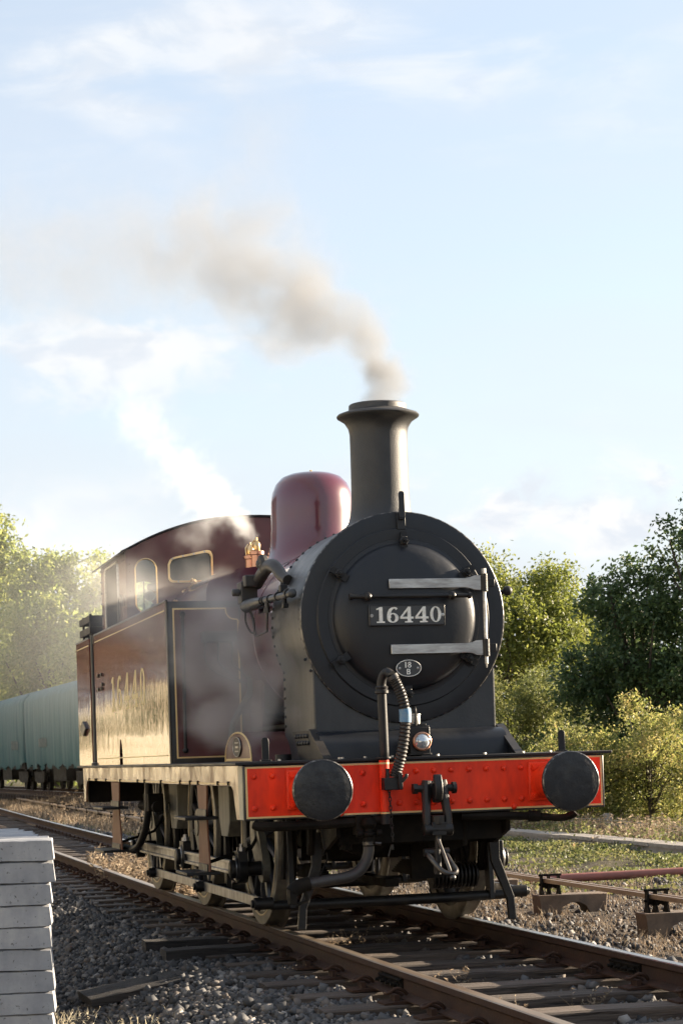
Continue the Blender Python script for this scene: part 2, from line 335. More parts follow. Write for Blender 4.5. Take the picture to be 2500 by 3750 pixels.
M['leaf_pale'] = island_mat('leaf_pale', [(0,(.09,.13,.03)),(.5,(.17,.21,.055)),(1,(.28,.28,.09))], .5, .5, .4, .35)
M['leaf_ground'] = island_mat('leaf_ground', [(0,(.05,.07,.02)),(.5,(.10,.115,.04)),(.85,(.19,.18,.075)),(1,(.24,.17,.09))], .6, .35, .3, 1.6)
M['leaf_russet'] = island_mat('leaf_russet', [(0,(.07,.035,.02)),(.5,(.12,.065,.035)),(1,(.2,.12,.06))], .6, .3, .3, .5)  # russet chosen to brown the reflection in the tank side
M['dry'] = island_mat('dry_weed', [(0,(.10,.075,.05)),(.5,(.20,.155,.105)),(1,(.34,.28,.20))], .8, .25, .2)
M['drygreen'] = island_mat('straw_grass', [(0,(.26,.23,.15)),(.5,(.50,.45,.32)),(1,(.68,.63,.50))], .8, .25, .2, .3)
def ground_mat():
    m, nt, out = newmat('ground_soil'); p = nd(nt,'ShaderNodeBsdfPrincipled', i_Roughness=.95); nt.links.new(p.outputs[0], out.inputs[0])
    p.inputs['Specular IOR Level'].default_value = .2
    f = noise(nt, 14, 8, .7); g = noise(nt, .8, 5, .6)
    a = ramp(nt, f, [(.3,(.022,.017,.013)),(.55,(.06,.047,.036)),(.72,(.13,.105,.085))])
    b = ramp(nt, f, [(.3,(.05,.055,.02)),(.6,(.12,.11,.045)),(.8,(.22,.19,.09))])
    pos = nd(nt,'ShaderNodeNewGeometry').outputs['Position']; s = nd(nt,'ShaderNodeSeparateXYZ', i_0=pos)
    ax = nd(nt,'ShaderNodeMath', operation='ABSOLUTE', i_0=nd(nt,'ShaderNodeMath', operation='SUBTRACT', i_0=s.outputs[0], i_1=0.2).outputs[0])
    k = nd(nt,'ShaderNodeMapRange', i_0=ax.outputs[0], i_1=4.5, i_2=9.0); k2 = nd(nt,'ShaderNodeMapRange', i_0=g, i_1=.38, i_2=.58)
    k3 = nd(nt,'ShaderNodeMath', operation='MULTIPLY', i_0=k.outputs[0], i_1=k2.outputs[0])
    mx = nd(nt,'ShaderNodeMix', data_type='RGBA', i_0=k3.outputs[0]); nt.links.new(a, mx.inputs[6]); nt.links.new(b, mx.inputs[7])
    lb_ = nd(nt,'ShaderNodeMapRange', i_0=s.outputs[0], i_1=-5.0, i_2=-8.0, i_3=0.0, i_4=1.0); cb_ = ramp(nt, noise(nt, .35, 4, .6), [(.35,(.16,.13,.08)),(.48,(.42,.38,.28)),(.62,(.60,.57,.50))])  # unseen left bank, pale tones set for the tank side reflection
    m2 = nd(nt,'ShaderNodeMix', data_type='RGBA', i_0=lb_.outputs[0]); nt.links.new(mx.outputs[2], m2.inputs[6]); nt.links.new(cb_, m2.inputs[7]); nt.links.new(m2.outputs[2], p.inputs['Base Color'])
    bp = nd(nt,'ShaderNodeBump', i_Strength=.9, i_Distance=.05, i_Height=f); nt.links.new(bp.outputs[0], p.inputs['Normal'])
    return m
M['ground'] = ground_mat()
def glass_mat(name='window_glass', tint=(.9,.95,.93), rough=.02):
    m, nt, out = newmat(name); g = nd(nt,'ShaderNodeBsdfGlossy', i_Roughness=rough); t = nd(nt,'ShaderNodeBsdfTransparent'); t.inputs[0].default_value = c4(tint)
    fr = nd(nt,'ShaderNodeFresnel', i_IOR=1.5); k = nd(nt,'ShaderNodeMath', operation='MULTIPLY_ADD', i_0=fr.outputs[0], i_1=1.3, i_2=.03)
    mx = nd(nt,'ShaderNodeMixShader', i_0=k.outputs[0]); nt.links.new(t.outputs[0], mx.inputs[1]); nt.links.new(g.outputs[0], mx.inputs[2]); nt.links.new(mx.outputs[0], out.inputs[0]); return m
M['glass'] = glass_mat(); M['dustyglass'] = pmat('dusty_glass', (.10,.105,.10), .25, col2=(.14,.14,.13), nscale=6)
def lens_mat():
    m, nt, out = newmat('lens_glass'); b = nd(nt,'ShaderNodeBsdfPrincipled', i_Roughness=.06, i_Metallic=.55); b.inputs['Base Color'].default_value = (.42,.47,.52,1); b.inputs['Coat Weight'].default_value = 1; nt.links.new(b.outputs[0], out.inputs[0]); return m
M['lens'] = lens_mat()
def tarp_mat():
    m, nt, out = newmat('green_tarpaulin'); p = nd(nt,'ShaderNodeBsdfPrincipled', i_Roughness=.7); p.inputs['Specular IOR Level'].default_value = .2; nt.links.new(p.outputs[0], out.inputs[0])
    f = noise(nt, 3, 6, .65, stretch=(2,2,.12)); nt.links.new(ramp(nt, f, [(.3,(.025,.085,.10)),(.55,(.05,.125,.135)),(.75,(.095,.175,.18))]), p.inputs['Base Color'])
    bp = nd(nt,'ShaderNodeBump', i_Strength=.5, i_Distance=.06, i_Height=f); nt.links.new(bp.outputs[0], p.inputs['Normal']); return m
M['tarp'] = tarp_mat()

# ================================================================== GROUND
def sstep(a, b, x): t = np.clip((x-a)/(b-a), 0, 1); return t*t*(3-2*t)
def curve_x(y): return np.where(np.asarray(y) > 0, .00025*np.square(np.maximum(y, 0)), 0.0)
def ground_z(x, y):
    x = np.asarray(x, float); y = np.asarray(y, float); u = x-curve_x(y)
    right = -.34 + .42*sstep(24, 62, y)*sstep(2.2, 4.5, u)
    left = -.50 + 5.0*sstep(-5.0, -15, x)  # unseen bank on the left, raised for the tank side reflection
    base = np.where(u > 0, right, left)
    t = sstep(1.45, 2.7, np.abs(u))
    z = (-.235)*(1-t) + base*t
    z = z - .055*np.exp(-((u)/.45)**2)*(np.abs(u) < 1.5)
    b = .03*np.sin(x*1.7+y*.6)*np.cos(y*1.1-x*.4)+.018*np.sin(x*4.1-y*2.3)+.012*np.sin(y*5.7+x*3.1)
    return z + b*sstep(1.6, 3.2, np.abs(u))
def axis(segs):
    out = []
    for a, b, s in segs: out += list(np.arange(a, b-1e-6, s))
    out.append(segs[-1][1]); return np.array(out)
gx = axis([(-900,-200,100),(-200,-40,20),(-40,-14,3),(-14,-5,.5),(-5,-1,.12),(-1,1,.25),(1,9,.2),(9,20,.8),(20,60,6),(60,200,20),(200,900,100)])
gy = axis([(-300,-40,40),(-40,-16,4),(-16,-5,.6),(-5,10,.16),(10,40,.4),(40,100,2),(100,200,10),(200,1500,100)])
GX, GY = np.meshgrid(gx, gy, indexing='ij'); GZ = ground_z(GX, GY)
nx, ny = len(gx), len(gy); idx = np.arange(nx*ny).reshape(nx, ny)
gm = bpy.data.meshes.new('ground'); F = np.stack([idx[:-1,:-1],idx[1:,:-1],idx[1:,1:],idx[:-1,1:]],-1).reshape(-1,4)
gm.from_pydata(np.stack([GX,GY,GZ],-1).reshape(-1,3).tolist(), [], F.tolist()); gm.materials.append(M['ground']); gm.polygons.foreach_set('use_smooth',[True]*len(gm.polygons))
go = bpy.data.objects.new('ground', gm); COL.objects.link(go); struct(go)

# ================================================================== TRACK
def rail_section(): 
    h = [(-.065,-.159),(.065,-.159),(.065,-.150),(.012,-.128),(.009,-.055),(.035,-.040),(.035,-.006),(.029,0),(-.029,0),(-.035,-.006),(-.035,-.040),(-.009,-.055),(-.012,-.128),(-.065,-.150)]
    return h
def rail(parent, xc, ys, z0=0, cf=curve_x, top='railtop'):
    sec = rail_section(); secs = []
    for y in ys:
        o = float(cf(y)); secs.append([(xc+o+a, y, z0+b) for a, b in sec])
    mb = MB(); n = len(sec)
    V = [p for s in secs for p in s]; F = []; mi = []
    for i in range(len(secs)-1):
        for k in range(n):
            F.append((i*n+k, i*n+(k+1)%n, (i+1)*n+(k+1)%n, (i+1)*n+k)); mi.append(1 if k in (6,7,8) else 0)
    mb.v = V; mb.f = F+[tuple(range(n)), tuple((len(secs)-1)*n+k for k in range(n))]; mb.mi = mi+[0,0]
    return mb.build('rail', [M['rail'], M[top]], parent, 30)
track = struct(empty('railway_track'))
ysr = [-9,-6,-4,-2,0,2,4,6,8,10,13,16,20,24,28,32,36,40,45,50,56,62,70,80,95,110]
rail(track, -.7525, ysr, top='railtop_brown'); rail(track, .7525, ysr)
def sleeper_mesh(seed, wl=2.6):
    r = random.Random(seed); mb = MB(); n = 7; secs = []
    for i in range(n):
        x = -wl/2+wl*i/(n-1); dz = r.uniform(-.004,.004); e = .006 if i in (0,n-1) else 0
        secs.append([(x,-.125+e+r.uniform(-.004,.004),-.13),(x,.125-e+r.uniform(-.004,.004),-.13),(x,.125-e+r.uniform(-.003,.003),-.012+dz),(x,.115-e,0+dz-e),(x,.02,r.uniform(-.006,0.002)+dz),(x,-.115+e,0+dz-e),(x,-.125+e,-.012+dz)])
    mb.loft(secs, True, True); return mb.mesh('sleeper', M['sleeper'], 30)
SLM = [sleeper_mesh(k) for k in range(6)]
bpm = MB(); bpm.prism([(-.19,0),(.19,0),(.19,.012),(.09,.02),(-.09,.02),(-.19,.012)],'xz',-.085,.085); bpm.box((.105,0,.035),(.03,.10,.04)); bpm.box((-.105,0,.035),(.03,.10,.04)); bpm = bpm.mesh('baseplate', M['rail'], 30)
cl = MB(); cl.tube([(-.045,-.05,.02),(.0,-.05,.045),(.05,-.045,.05),(.075,-.01,.042),(.06,.03,.05),(.02,.045,.075),(-.02,.045,.06),(-.045,.03,.035)], .0105, 7, sub=4); clipm = cl.mesh('clip', M['rail'])
SLY = [.94+.76*k for k in range(-9, 84)]
for k, y in enumerate(SLY):
    if y > 62: break
    o = float(curve_x(y)); j = random.uniform(-.03,.03)
    zz = -.180+random.uniform(-.012,.004)
    s = inst('sleeper', SLM[k%6], track, (o+j, y, zz), (0,0,random.uniform(-.012,.012)))
    if y < 36:
        for sx in (-1,1):
            b = inst('baseplate', bpm, track, (o+.7525*sx, y, -.179))
            if y < 17:
                c = inst('clip', clipm, b, (.085, 0, .018), (0,0,0)); c2 = inst('clip', clipm, b, (-.085, 0, .018), (0,0,PI))
fpm = MB(); fpm.prism([(0,-.125),(.022,-.118),(.016,-.09),(.030,-.062),(.0,-.048)],'xz',-.24,.24)
fpm = fpm.mesh('fishplate', M['grime'], 25)
bolt = MB(); bolt.lathe((0,0,0),(1,0,0),[(.018,0),(.018,.022),(.011,.022),(.011,.04)],6); boltm = bolt.mesh('bolt', M['grime'], 20)
for sx in (-1,1):
    for side in (-1,1):
        f = inst('fishplate', fpm, track, (.7525*sx+side*.009, -1.72, 0), (0,0,0 if side>0 else PI))
        for q in (-.17,-.06,.06,.17): inst('bolt', boltm, f, (.026,q,-.09))
# second track for the wagons
def curve2(y): return 5.35-.037*(np.asarray(y)-70)
track2 = struct(empty('railway_track.001'))
ys2 = list(range(30,150,6))
for s_ in (-.7525,.7525): rail(track2, s_, ys2, .27, curve2)
for k in range(0,70):
    y = 36+k*.9; inst('sleeper', SLM[k%6], track2, (float(curve2(y)), y, .09))

# ---- ballast stones
def stones(name, X, Y, S, lift=.0, mat='stone', zf=ground_z):
    N = len(X); base = np.array([(-1,-1,-1),(1,-1,-1),(1,1,-1),(-1,1,-1),(-1,-1,1),(1,-1,1),(1,1,1),(-1,1,1)], float)
    V = base[None]*rng.uniform(.45,1.0,(N,8,3))*rng.uniform(.55,1.0,(N,1,3))*S[:,None,None]
    a = rng.normal(size=(N,4)); a /= np.linalg.norm(a,axis=1,keepdims=True); w_,x_,y_,z_ = a.T
    RM = np.stack([np.stack([1-2*(y_*y_+z_*z_),2*(x_*y_-z_*w_),2*(x_*z_+y_*w_)],-1),np.stack([2*(x_*y_+z_*w_),1-2*(x_*x_+z_*z_),2*(y_*z_-x_*w_)],-1),np.stack([2*(x_*z_-y_*w_),2*(y_*z_+x_*w_),1-2*(x_*x_+y_*y_)],-1)],1)
    V = np.einsum('nij,nkj->nki', RM, V); V[:,:,0] += X[:,None]; V[:,:,1] += Y[:,None]; V[:,:,2] += (zf(X,Y)+lift+rng.uniform(-.3,.7,N)*S)[:,None]
    q = np.array([(0,3,2,1),(4,5,6,7),(0,1,5,4),(1,2,6,5),(2,3,7,6),(3,0,4,7)])
    F = (q[None]+8*np.arange(N)[:,None,None]).reshape(-1).astype(np.int32)
    me = bpy.data.meshes.new(name); me.vertices.add(N*8); me.vertices.foreach_set('co', V.astype(np.float32).ravel()); me.loops.add(N*24); me.loops.foreach_set('vertex_index', F)
    me.polygons.add(N*6); me.polygons.foreach_set('loop_start', np.arange(0,N*24,4,dtype=np.int32)); me.polygons.foreach_set('loop_total', np.full(N*6,4,np.int32))
    me.materials.append(M[mat]); me.update(); me.validate()
    o = bpy.data.objects.new(name, me); COL.objects.link(o); return o
def scatter(n, x0, x1, y0, y1, keep=None):
    X = rng.uniform(x0,x1,n); Y = rng.uniform(y0,y1,n)
    if keep is not None: k = keep(X,Y); X, Y = X[k], Y[k]
    return X, Y
def not_sleeper(X, Y):
    ph = np.abs(((Y-.94+.38) % .76)-.38); u = np.abs(X-curve_x(Y)); return ~((ph < .12) & (u < 1.28)) & ~((np.abs(u-.7525) < .085))
sx_, sy_, ss_ = [], [], []
for n, a in ((36000,(-3.6,-.8,-3.2,8)),(10000,(-3.0,-.8,8,20)),(15000,(-.72,.72,-3.5,14)),(4500,(-.72,.9,14,40)),(9500,(.8,1.65,-2.5,10)),(12000,(.8,1.9,10,38)),(4000,(.8,2.0,38,60)),(5000,(1.6,5.5,1,14))):
    X, Y = scatter(n, *a, keep=not_sleeper); X = X+np.where(Y > 8, curve_x(Y), 0)
    d = 14+Y; sx_.append(X); sy_.append(Y); ss_.append(np.clip(np.exp(rng.normal(-.12,.38,len(X))),.4,2.3)*.0205*np.where(Y > 14, 1.5, 1.0))
bal = stones('ballast', np.concatenate(sx_), np.concatenate(sy_), np.concatenate(ss_))
tag(bal, 'grey and brown crushed stone ballast around the sleepers', 'ballast', kind='stuff')

# ================================================================== LOCOMOTIVE
LOCO = tag(empty('steam_locomotive'), 'maroon tank locomotive numbered 16440 with black smokebox and red buffer beam', 'locomotive')
def LP(name, mb, mat, parent=None, smooth=35, bevel=0): return mb.build(name, M[mat] if isinstance(mat,str) else [M[x] for x in mat], parent or LOCO, smooth, bevel)
rv = MB(); rv.lathe((0,0,0),(0,-1,0),[(.021,0),(.020,.008),(.014,.018),(.006,.022),(0,.023)],14); RIV_RED = rv.mesh('rivet', M['red'])
rv = MB(); rv.lathe((0,0,0),(0,-1,0),[(.012,0),(.0115,.006),(.007,.011),(0,.0125)],8); RIV_BLK = rv.mesh('rivet', M['smokebox'])
RIV_MAR = bpy.data.meshes.new_from_object(bpy.data.objects.new('t', RIV_BLK)); RIV_MAR.materials.clear(); RIV_MAR.materials.append(M['maroon'])
def aim(d): return Vector((0,-1,0)).rotation_difference(Vector(d)).to_euler()
# --- buffer beam, footplate, valance
beam = LP('buffer_beam', MB().bb(-1.294,1.294,0,.155,.856,1.232), 'blackline', bevel=.006)
LP('red_panel', MB().bb(-1.266,1.266,-.003,.02,.882,1.209), 'red', beam)
ln = MB()
for x0,x1,z0,z1 in ((-1.279,1.279,1.209,1.221),(-1.279,1.279,.870,.882),(-1.279,-1.266,.882,1.209),(1.266,1.279,.882,1.209)): ln.bb(x0,x1,-.004,.02,z0,z1)
LP('lining', ln, 'cream', beam, 0)
for s_ in (-1,1):
    LP('end_panel', MB().bb(s_*1.292,s_*1.298,.012,.150,.866,1.222), 'cream_side', beam)
xs = [-1.22+.1265*k for k in range(20)]
for x in xs:
    for z in (1.155,.938):
        if abs(abs(x)-.8635) < .15 or abs(x+.325) < .05 or abs(x) < .02: continue
        inst('rivet', RIV_RED, beam, (x,-.003,z))
for x in (-.70,-.62,.62): inst('rivet', RIV_RED, beam, (x,-.003,.885))
fp = MB(); fp.bb(-1.35,1.35,-.03,8.75,1.234,1.255); LP('footplate', fp, 'black', bevel=.004)
for s_ in (-1,1):
    pts = [(.16,1.233),(.16,.858),(.30,.858),(.345,.95),(.40,1.06),(.46,1.088),(8.36,1.096),(8.46,1.06),(8.50,.98),(8.53,.872),(8.70,.872),(8.70,1.233)]
    v = LP('valance', MB().prism(pts,'yz',s_*1.265,s_*1.287), 'valance', bevel=.003)
    LP('valance_lining', MB().bb(s_*1.2862,s_*1.289,.5,8.32,1.100,1.110), 'cream', v, 0)
    bm_ = MB().box((0,0,0),(.012,.03,.03)).mesh('bolt', M['grime'], 0)
    for y in (.55,.95,1.75,2.1,2.55,3.5,4.4,4.8,5.9,6.9,7.6,7.7,8.2): inst('bolt', bm_, v, (s_*1.291,y,1.108))
# --- buffers
def buffer(sx):
    b = LP('buffer', MB().lathe((sx*.8635,-.03,1.055),(0,-1,0),[(.125,0),(.118,.03),(.112,.2),(.118,.24),(.118,.275),(.09,.275),(.085,.45)],28), ('red'))
    LP('mounting_plate', MB().bb(sx*.8635-.137,sx*.8635+.137,-.03,-.002,.918,1.192), 'red', b, bevel=.012)
    LP('ram', MB().cyl((sx*.8635,-.29,1.055),(sx*.8635,-.48,1.055),.088,n=24), 'oily', b)
    hd = MB().lathe((sx*.8635,-.455,1.055),(0,-1,0),[(.09,0),(.16,.008),(.197,.018),(.204,.028),(.204,.045),(.196,.054),(.17,.060),(.12,.065),(.06,.067),(0,.068)],48)
    bh_ = LP('buffer_head', hd, BUF, b)
    LP('glint_edge', MB().lathe((sx*.8635,-.455,1.055),(0,-1,0),[(.2036,.034),(.2048,.040),(.2044,.0465),(.2006,.0525),(.1968,.0555),(.1955,.0530)],64,close=True), 'glintedge', bh_)  # bare steel ring added so the head's edge shows a sun highlight
    hb = MB().lathe((0,0,0),(0,-1,0),[(.024,0),(.024,.016)],6).lathe((0,0,0),(0,-1,0),[(.013,.016),(.013,.03)],10).mesh('bolt', M['red'], 25)
    for ax in (-.1,.1):
        for az in (-.1,.1): inst('bolt', hb, b, (sx*.8635+ax,-.03,1.055+az))
M['glintedge'] = pmat('glint_edge', (.05,.05,.052), .3, metal=.8, col2=(.20,.19,.18), nscale=30, r2=.42, nlo=.45, nhi=.6)  # bare metal put on the edges for their sun highlight
M['buf'] = pmat('buffer_face', (.006,.007,.010), .5, spec=.4, col2=(.026,.026,.026), nscale=9, r2=.26, bump=(14,.35), nlo=.42, nhi=.68, detail=9)
BUF = 'buf'
buffer(-1); buffer(1)
# --- drawhook and screw coupling
hk = MB().prism([(0,1.0),(-.10,.995),(-.16,.96),(-.21,.935),(-.26,.955),(-.285,1.01),(-.28,1.07),(-.25,1.13),(-.225,1.13),(-.215,1.08),(-.19,1.055),(-.15,1.06),(-.12,1.085),(0,1.08)],'yz',-.028,.028)
hook = LP('drawhook', hk, 'oily', bevel=.008)
LP('shackle_pin', MB().cyl((-.125,-.165,1.035),(.125,-.165,1.035),.025,n=12).lathe((-.125,-.165,1.035),(-1,0,0),[(.04,0),(.04,.03)],6).lathe((.125,-.165,1.035),(1,0,0),[(.04,0),(.04,.025)],12), 'oily', hook)
for s_ in (-1,1):
    LP('shackle', MB().tube([(s_*.055,-.165,1.09),(s_*.06,-.165,1.035),(s_*.068,-.19,.92),(s_*.075,-.205,.84),(s_*.07,-.21,.75)],[.03,.038,.03,.03,.033],10,sub=4), 'oily', hook)
LP('coupling_nut', MB().cyl((-.1,-.21,.755),(.1,-.21,.755),.045,n=14).box((0,-.21,.76),(.10,.085,.09)).cyl((0,-.21,.79),(0,-.21,.85),.052,n=8), 'oily', hook, bevel=.004)
LP('coupling_screw', MB().cyl((0,-.21,.75),(-.01,-.21,.45),.023,n=12).cyl((-.012,-.21,.62),(-.01,-.21,.46),.028,n=12), 'oily', hook)
LP('coupling_loop', MB().tube([(-.075,-.21,.60),(-.06,-.27,.545),(-.01,-.33,.475),(.055,-.345,.455),(.088,-.32,.475),(.07,-.26,.53),(.045,-.20,.60),(-.0,-.185,.615)],.0175,9,True,sub=4), 'oilsteel', hook)
LP('coupling_trunnion', MB().cyl((-.10,-.20,.60),(.075,-.20,.60),.028,n=12), 'oily', hook)
LP('tommy_bar', MB().cyl((-.005,-.225,.69),(.05,-.345,.44),.012,n=8).ball((.052,-.348,.43),.024), 'oilsteel', hook)
# --- vacuum standpipe and hose
vp = LP('vacuum_pipe', MB().tube([(-.322,-.055,.80),(-.322,-.055,1.2),(-.322,-.075,1.3),(-.328,-.08,1.7),(-.328,-.085,1.77),(-.318,-.10,1.815),(-.30,-.13,1.835),(-.278,-.16,1.815)],.032,14,sub=3).lathe((-.328,-.08,1.69),(0,0,1),[(.036,0),(.047,.005),(.047,.022),(.04,.03),(.045,.045),(.036,.055)],16).lathe((-.328,-.08,1.25),(0,0,1),[(.05,0),(.05,.01)],16), 'black')
LP('red_sleeve', MB().cyl((-.322,-.056,.885),(-.322,-.058,1.238),.0345,n=14), 'red', vp)
LP('cream_band', MB().cyl((-.322,-.0575,1.21),(-.322,-.0575,1.222),.0352,n=14).cyl((-.322,-.056,.87),(-.322,-.056,.882),.0352,n=14), 'cream', vp)
hp = spline([Vector(p) for p in ((-.276,-.165,1.81),(-.245,-.175,1.75),(-.213,-.18,1.66),(-.195,-.18,1.55),(-.203,-.18,1.43),(-.222,-.175,1.31),(-.248,-.16,1.20),(-.276,-.145,1.12))], 14)
hm = MB(); rr = [ .036+.0045*math.cos(i*2*PI/3) for i in range(len(hp))]
hm.tube(hp, rr, 14); hose = LP('vacuum_hose', hm, 'rubber', vp)
LP('hose_label', MB().tube(hp[38:50], .0412, 14), 'bluelabel', hose)
LP('hose_cuff', MB().tube(hp[:7], .041, 14), 'hosegrey', hose)
LP('hose_dummy', MB().box((-.29,-.13,1.075),(.13,.085,.085)).box((-.245,-.17,1.09),(.03,.05,.11)).box((-.325,-.15,1.12),(.022,.03,.12)).tube([(-.25,-.18,1.07),(-.205,-.19,1.12),(-.20,-.19,1.14)],.013,8), 'oily', vp, bevel=.006)
for k in range(13):
    z = 1.06-.03*k; c0 = Vector((-.31+.004*k*.3,-.125,z))
    LP('chain_link', MB().tube([c0+Vector((.009*math.cos(a) if k%2 else 0,.009*math.cos(a) if not k%2 else 0,.02*math.sin(a))) for a in np.linspace(0,2*PI,9)[:-1]],.0035,5,True), 'oily', vp)
LP('chain_pin', MB().tube([(-.305,-.125,.66),(-.325,-.125,.60),(-.33,-.125,.58)],.006,6).cyl((-.302,-.125,.66),(-.30,-.125,.625),.011,n=8), 'oily', vp)
# --- steam heat pipe & hose below the beam
LP('steam_heat_pipe', MB().tube([(-1.22,.02,.83),(-1.17,.0,.815),(-.9,.0,.812),(-.5,.02,.82),(-.45,.03,.84)],.034,10,sub=3), 'grime')
LP('steam_heat_pipe', MB().tube([(.25,.05,.83),(.6,.0,.82),(.78,-.02,.81),(.95,-.05,.795),(1.02,-.08,.815),(1.04,-.09,.83)],[.03,.03,.026,.026,.028],10,sub=3).cyl((.72,-.01,.815),(.80,-.025,.812),.042,n=10), 'grime')
hz = LP('steam_valve', MB().box((-.47,.03,.80),(.11,.11,.14)).lathe((-.438,-.02,.85),(0,0,-1),[(.05,0),(.06,.05),(.035,.08),(.035,.1),(.055,.105),(.055,.125),(.042,.13),(.042,.2)],14).cyl((-.40,-.02,.83),(-.31,-.02,.83),.03,n=10).cyl((-.53,-.05,.74),(-.49,-.05,.74),.026,n=8).cyl((-.39,-.05,.74),(-.35,-.05,.74),.026,n=8), 'grime', bevel=.006)
LP('steam_hose', MB().tube([(-.438,-.02,.67),(-.442,-.02,.61),(-.465,-.02,.545),(-.52,-.02,.48),(-.60,-.02,.447),(-.75,-.02,.430),(-.88,-.02,.412)],.039,14,sub=5), 'hosegrey', hz)
LP('hose_clip', MB().lathe((-.4395,-.02,.672),(0,0,1),[(.043,-.012),(.043,.012)],14).cyl((-.40,-.05,.672),(-.36,-.06,.668),.012,n=8), 'oilsteel', hz)
LP('hose_coupling', MB().tube([(-.86,-.02,.415),(-.95,-.02,.395),(-.985,-.02,.36)],.05,12,sub=3).box((-.985,-.02,.33),(.05,.09,.1)).tube([(-.90,-.03,.40),(-.885,-.03,.30),(-.95,-.03,.28)],.014,8), 'grime', hz, bevel=.004)
LP('hose_hanger', MB().tube([(-.77,.02,.83),(-.745,0,.65),(-.76,-.01,.60),(-.735,-.02,.62),(-.73,-.02,.58),(-.80,-.02,.44)],.006,6), 'grime', hz)
# --- lamp irons
def lamp_iron(x, y, z0, h):
    LP('lamp_iron', MB().prism([(x-.024,z0+.004),(x+.024,z0+.004),(x+.024,z0+h-.02),(x+.016,z0+h-.004),(x,z0+h),(x-.016,z0+h-.004),(x-.024,z0+h-.02)],'xz',y-.007,y+.007).bb(x-.035,x+.035,y-.03,y+.03,z0,z0+.012), 'black', bevel=.002)
lamp_iron(-1.10,.16,1.255,.165); lamp_iron(1.03,.12,1.255,.155); lamp_iron(-.03,.16,1.255,.16)
# --- smokebox
sb = MB(); sec = []
zc, rw, xs_ = 2.248, .735, .655
a0 = math.acos(xs_/rw)
ring = [(-xs_,1.256),(-xs_,1.45),(-xs_,1.7)]+[(rw*math.cos(t), zc+rw*math.sin(t)) for t in np.linspace(PI+a0,-a0,56)]+[(xs_,1.7),(xs_,1.45),(xs_,1.256)]
sb.loft([[(x,y,z) for x,z in ring] for y in (.49,.52,1.0,1.5,1.52)], True, True)
SMOKE = LP('smokebox', sb, 'greyside', smooth=40)
for y in (.56,1.47):
    for k in range(44):
        t = PI+a0-(PI+2*a0)*k/43; d = (math.cos(t),0,math.sin(t)); inst('rivet', RIV_BLK, SMOKE, (rw*d[0]*1.0,y,zc+rw*d[2]), aim(d))
for y in (1.47,):
    for k in range(6): inst('rivet', RIV_BLK, SMOKE, (-xs_,y,1.86-.07*k), aim((-1,0,0)))
LP('smokebox_front', MB().lathe((0,.525,zc),(0,-1,0),[(.735,0),(.75,.004),(.7535,.012),(.7535,.045),(.748,.052),(.738,.055),(.637,.055),(.632,.060),(.632,.070),(.628,.074),(.56,.075),(0,.075)],96), 'smokebox', SMOKE, 28)
LP('glint_rim', MB().lathe((0,.525,zc),(0,-1,0),[(.7530,.036),(.7546,.040),(.7540,.0465),(.7505,.0515),(.7470,.0530),(.7460,.0500)],96,close=True), 'glintedge', SMOKE)  # steel ring added for the bright sunlit edge of the front
# saddle front, angle rivets under the barrel
LP('saddle_front', MB().prism([(-.655,1.3),(.655,1.3),(.655,1.95),(.58,1.80),(.3,1.6),(-.3,1.6),(-.58,1.80),(-.655,1.95)],'xz',.505,.53), 'black', SMOKE)
for k in range(22):
    t = PI*1.12+PI*.76*k/21; inst('rivet', RIV_BLK, SMOKE, (.775*math.cos(t),.503,zc+.775*math.sin(t)))
for x_ in (-.66,.66): LP('corner_bead', MB().tube([(x_,.50,1.28),(x_,.50,1.9)],.012,8), 'greyside', SMOKE)
for x in (.60,.635): LP('drain_rod', MB().cyl((x+.09,.8,1.26),(x+.09,.8,1.85),.011,n=8), 'brass' if x > .62 else 'steel', SMOKE)
# smokebox door
dr = LP('smokebox_door', MB().lathe((0,.455,zc),(0,-1,0),[(.56,.0),(.555,.009),(.532,.010),(.525,.013),(.520,.026),(.508,.046),(.485,.064),(.44,.081),(.36,.097),(.24,.109),(.12,.115),(0,.117)],96), 'smokebox', SMOKE, 40)
LP('door_handrail', MB().cyl((-.43,.275,2.383),(.43,.275,2.383),.0165,n=14).cyl((-.443,.275,2.383),(-.425,.275,2.383),.024,n=14).cyl((.425,.275,2.383),(.443,.275,2.383),.024,n=14).ball((-.31,.275,2.383),.031,16,10).ball((.305,.275,2.383),.031,16,10).cyl((-.31,.275,2.383),(-.31,.37,2.383),.014,n=10).cyl((.305,.275,2.383),(.305,.37,2.383),.014,n=10), 'oily', dr)
for z in (2.475,2.013):
    st = LP('hinge_strap', MB().prism([(-.14,z-.034),(.42,z-.034),(.46,z-.040),(.49,z-.052),(.545,z-.055),(.545,z+.055),(.49,z+.052),(.46,z+.040),(.42,z+.034),(-.14,z+.034)],'xz',.318,.336), 'steel', dr, bevel=.003)
    LP('hinge_eye', MB().cyl((.56,.325,z-.062),(.56,.325,z+.062),.027,n=16), 'oily', st)
    LP('hinge_lug', MB().bb(.58,.645,.335,.36,z-.028,z+.028).bb(.585,.64,.36,.46,z-.02,z+.02), 'oily', st, bevel=.004)
LP('hinge_pin', MB().cyl((.56,.325,1.90),(.56,.325,2.56),.0135,n=12).cyl((.56,.325,2.54),(.56,.325,2.575),.02,n=8).cyl((.56,.325,1.93),(.56,.325,1.87),.014,.004,n=10), 'steel', dr)
dog = MB().prism([(-.028,-.085),(.028,-.085),(.022,.05),(-.022,.05)],'xz',-.05,-.02).lathe((0,-.05,-.015),(0,-1,0),[(.034,0),(.034,.012),(.026,.018),(.026,.04),(.014,.04),(.014,.062),(0,.065)],6).cyl((0,-.05,-.015),(0,.02,-.015),.015,n=8).mesh('clamp', M['black'], 30)
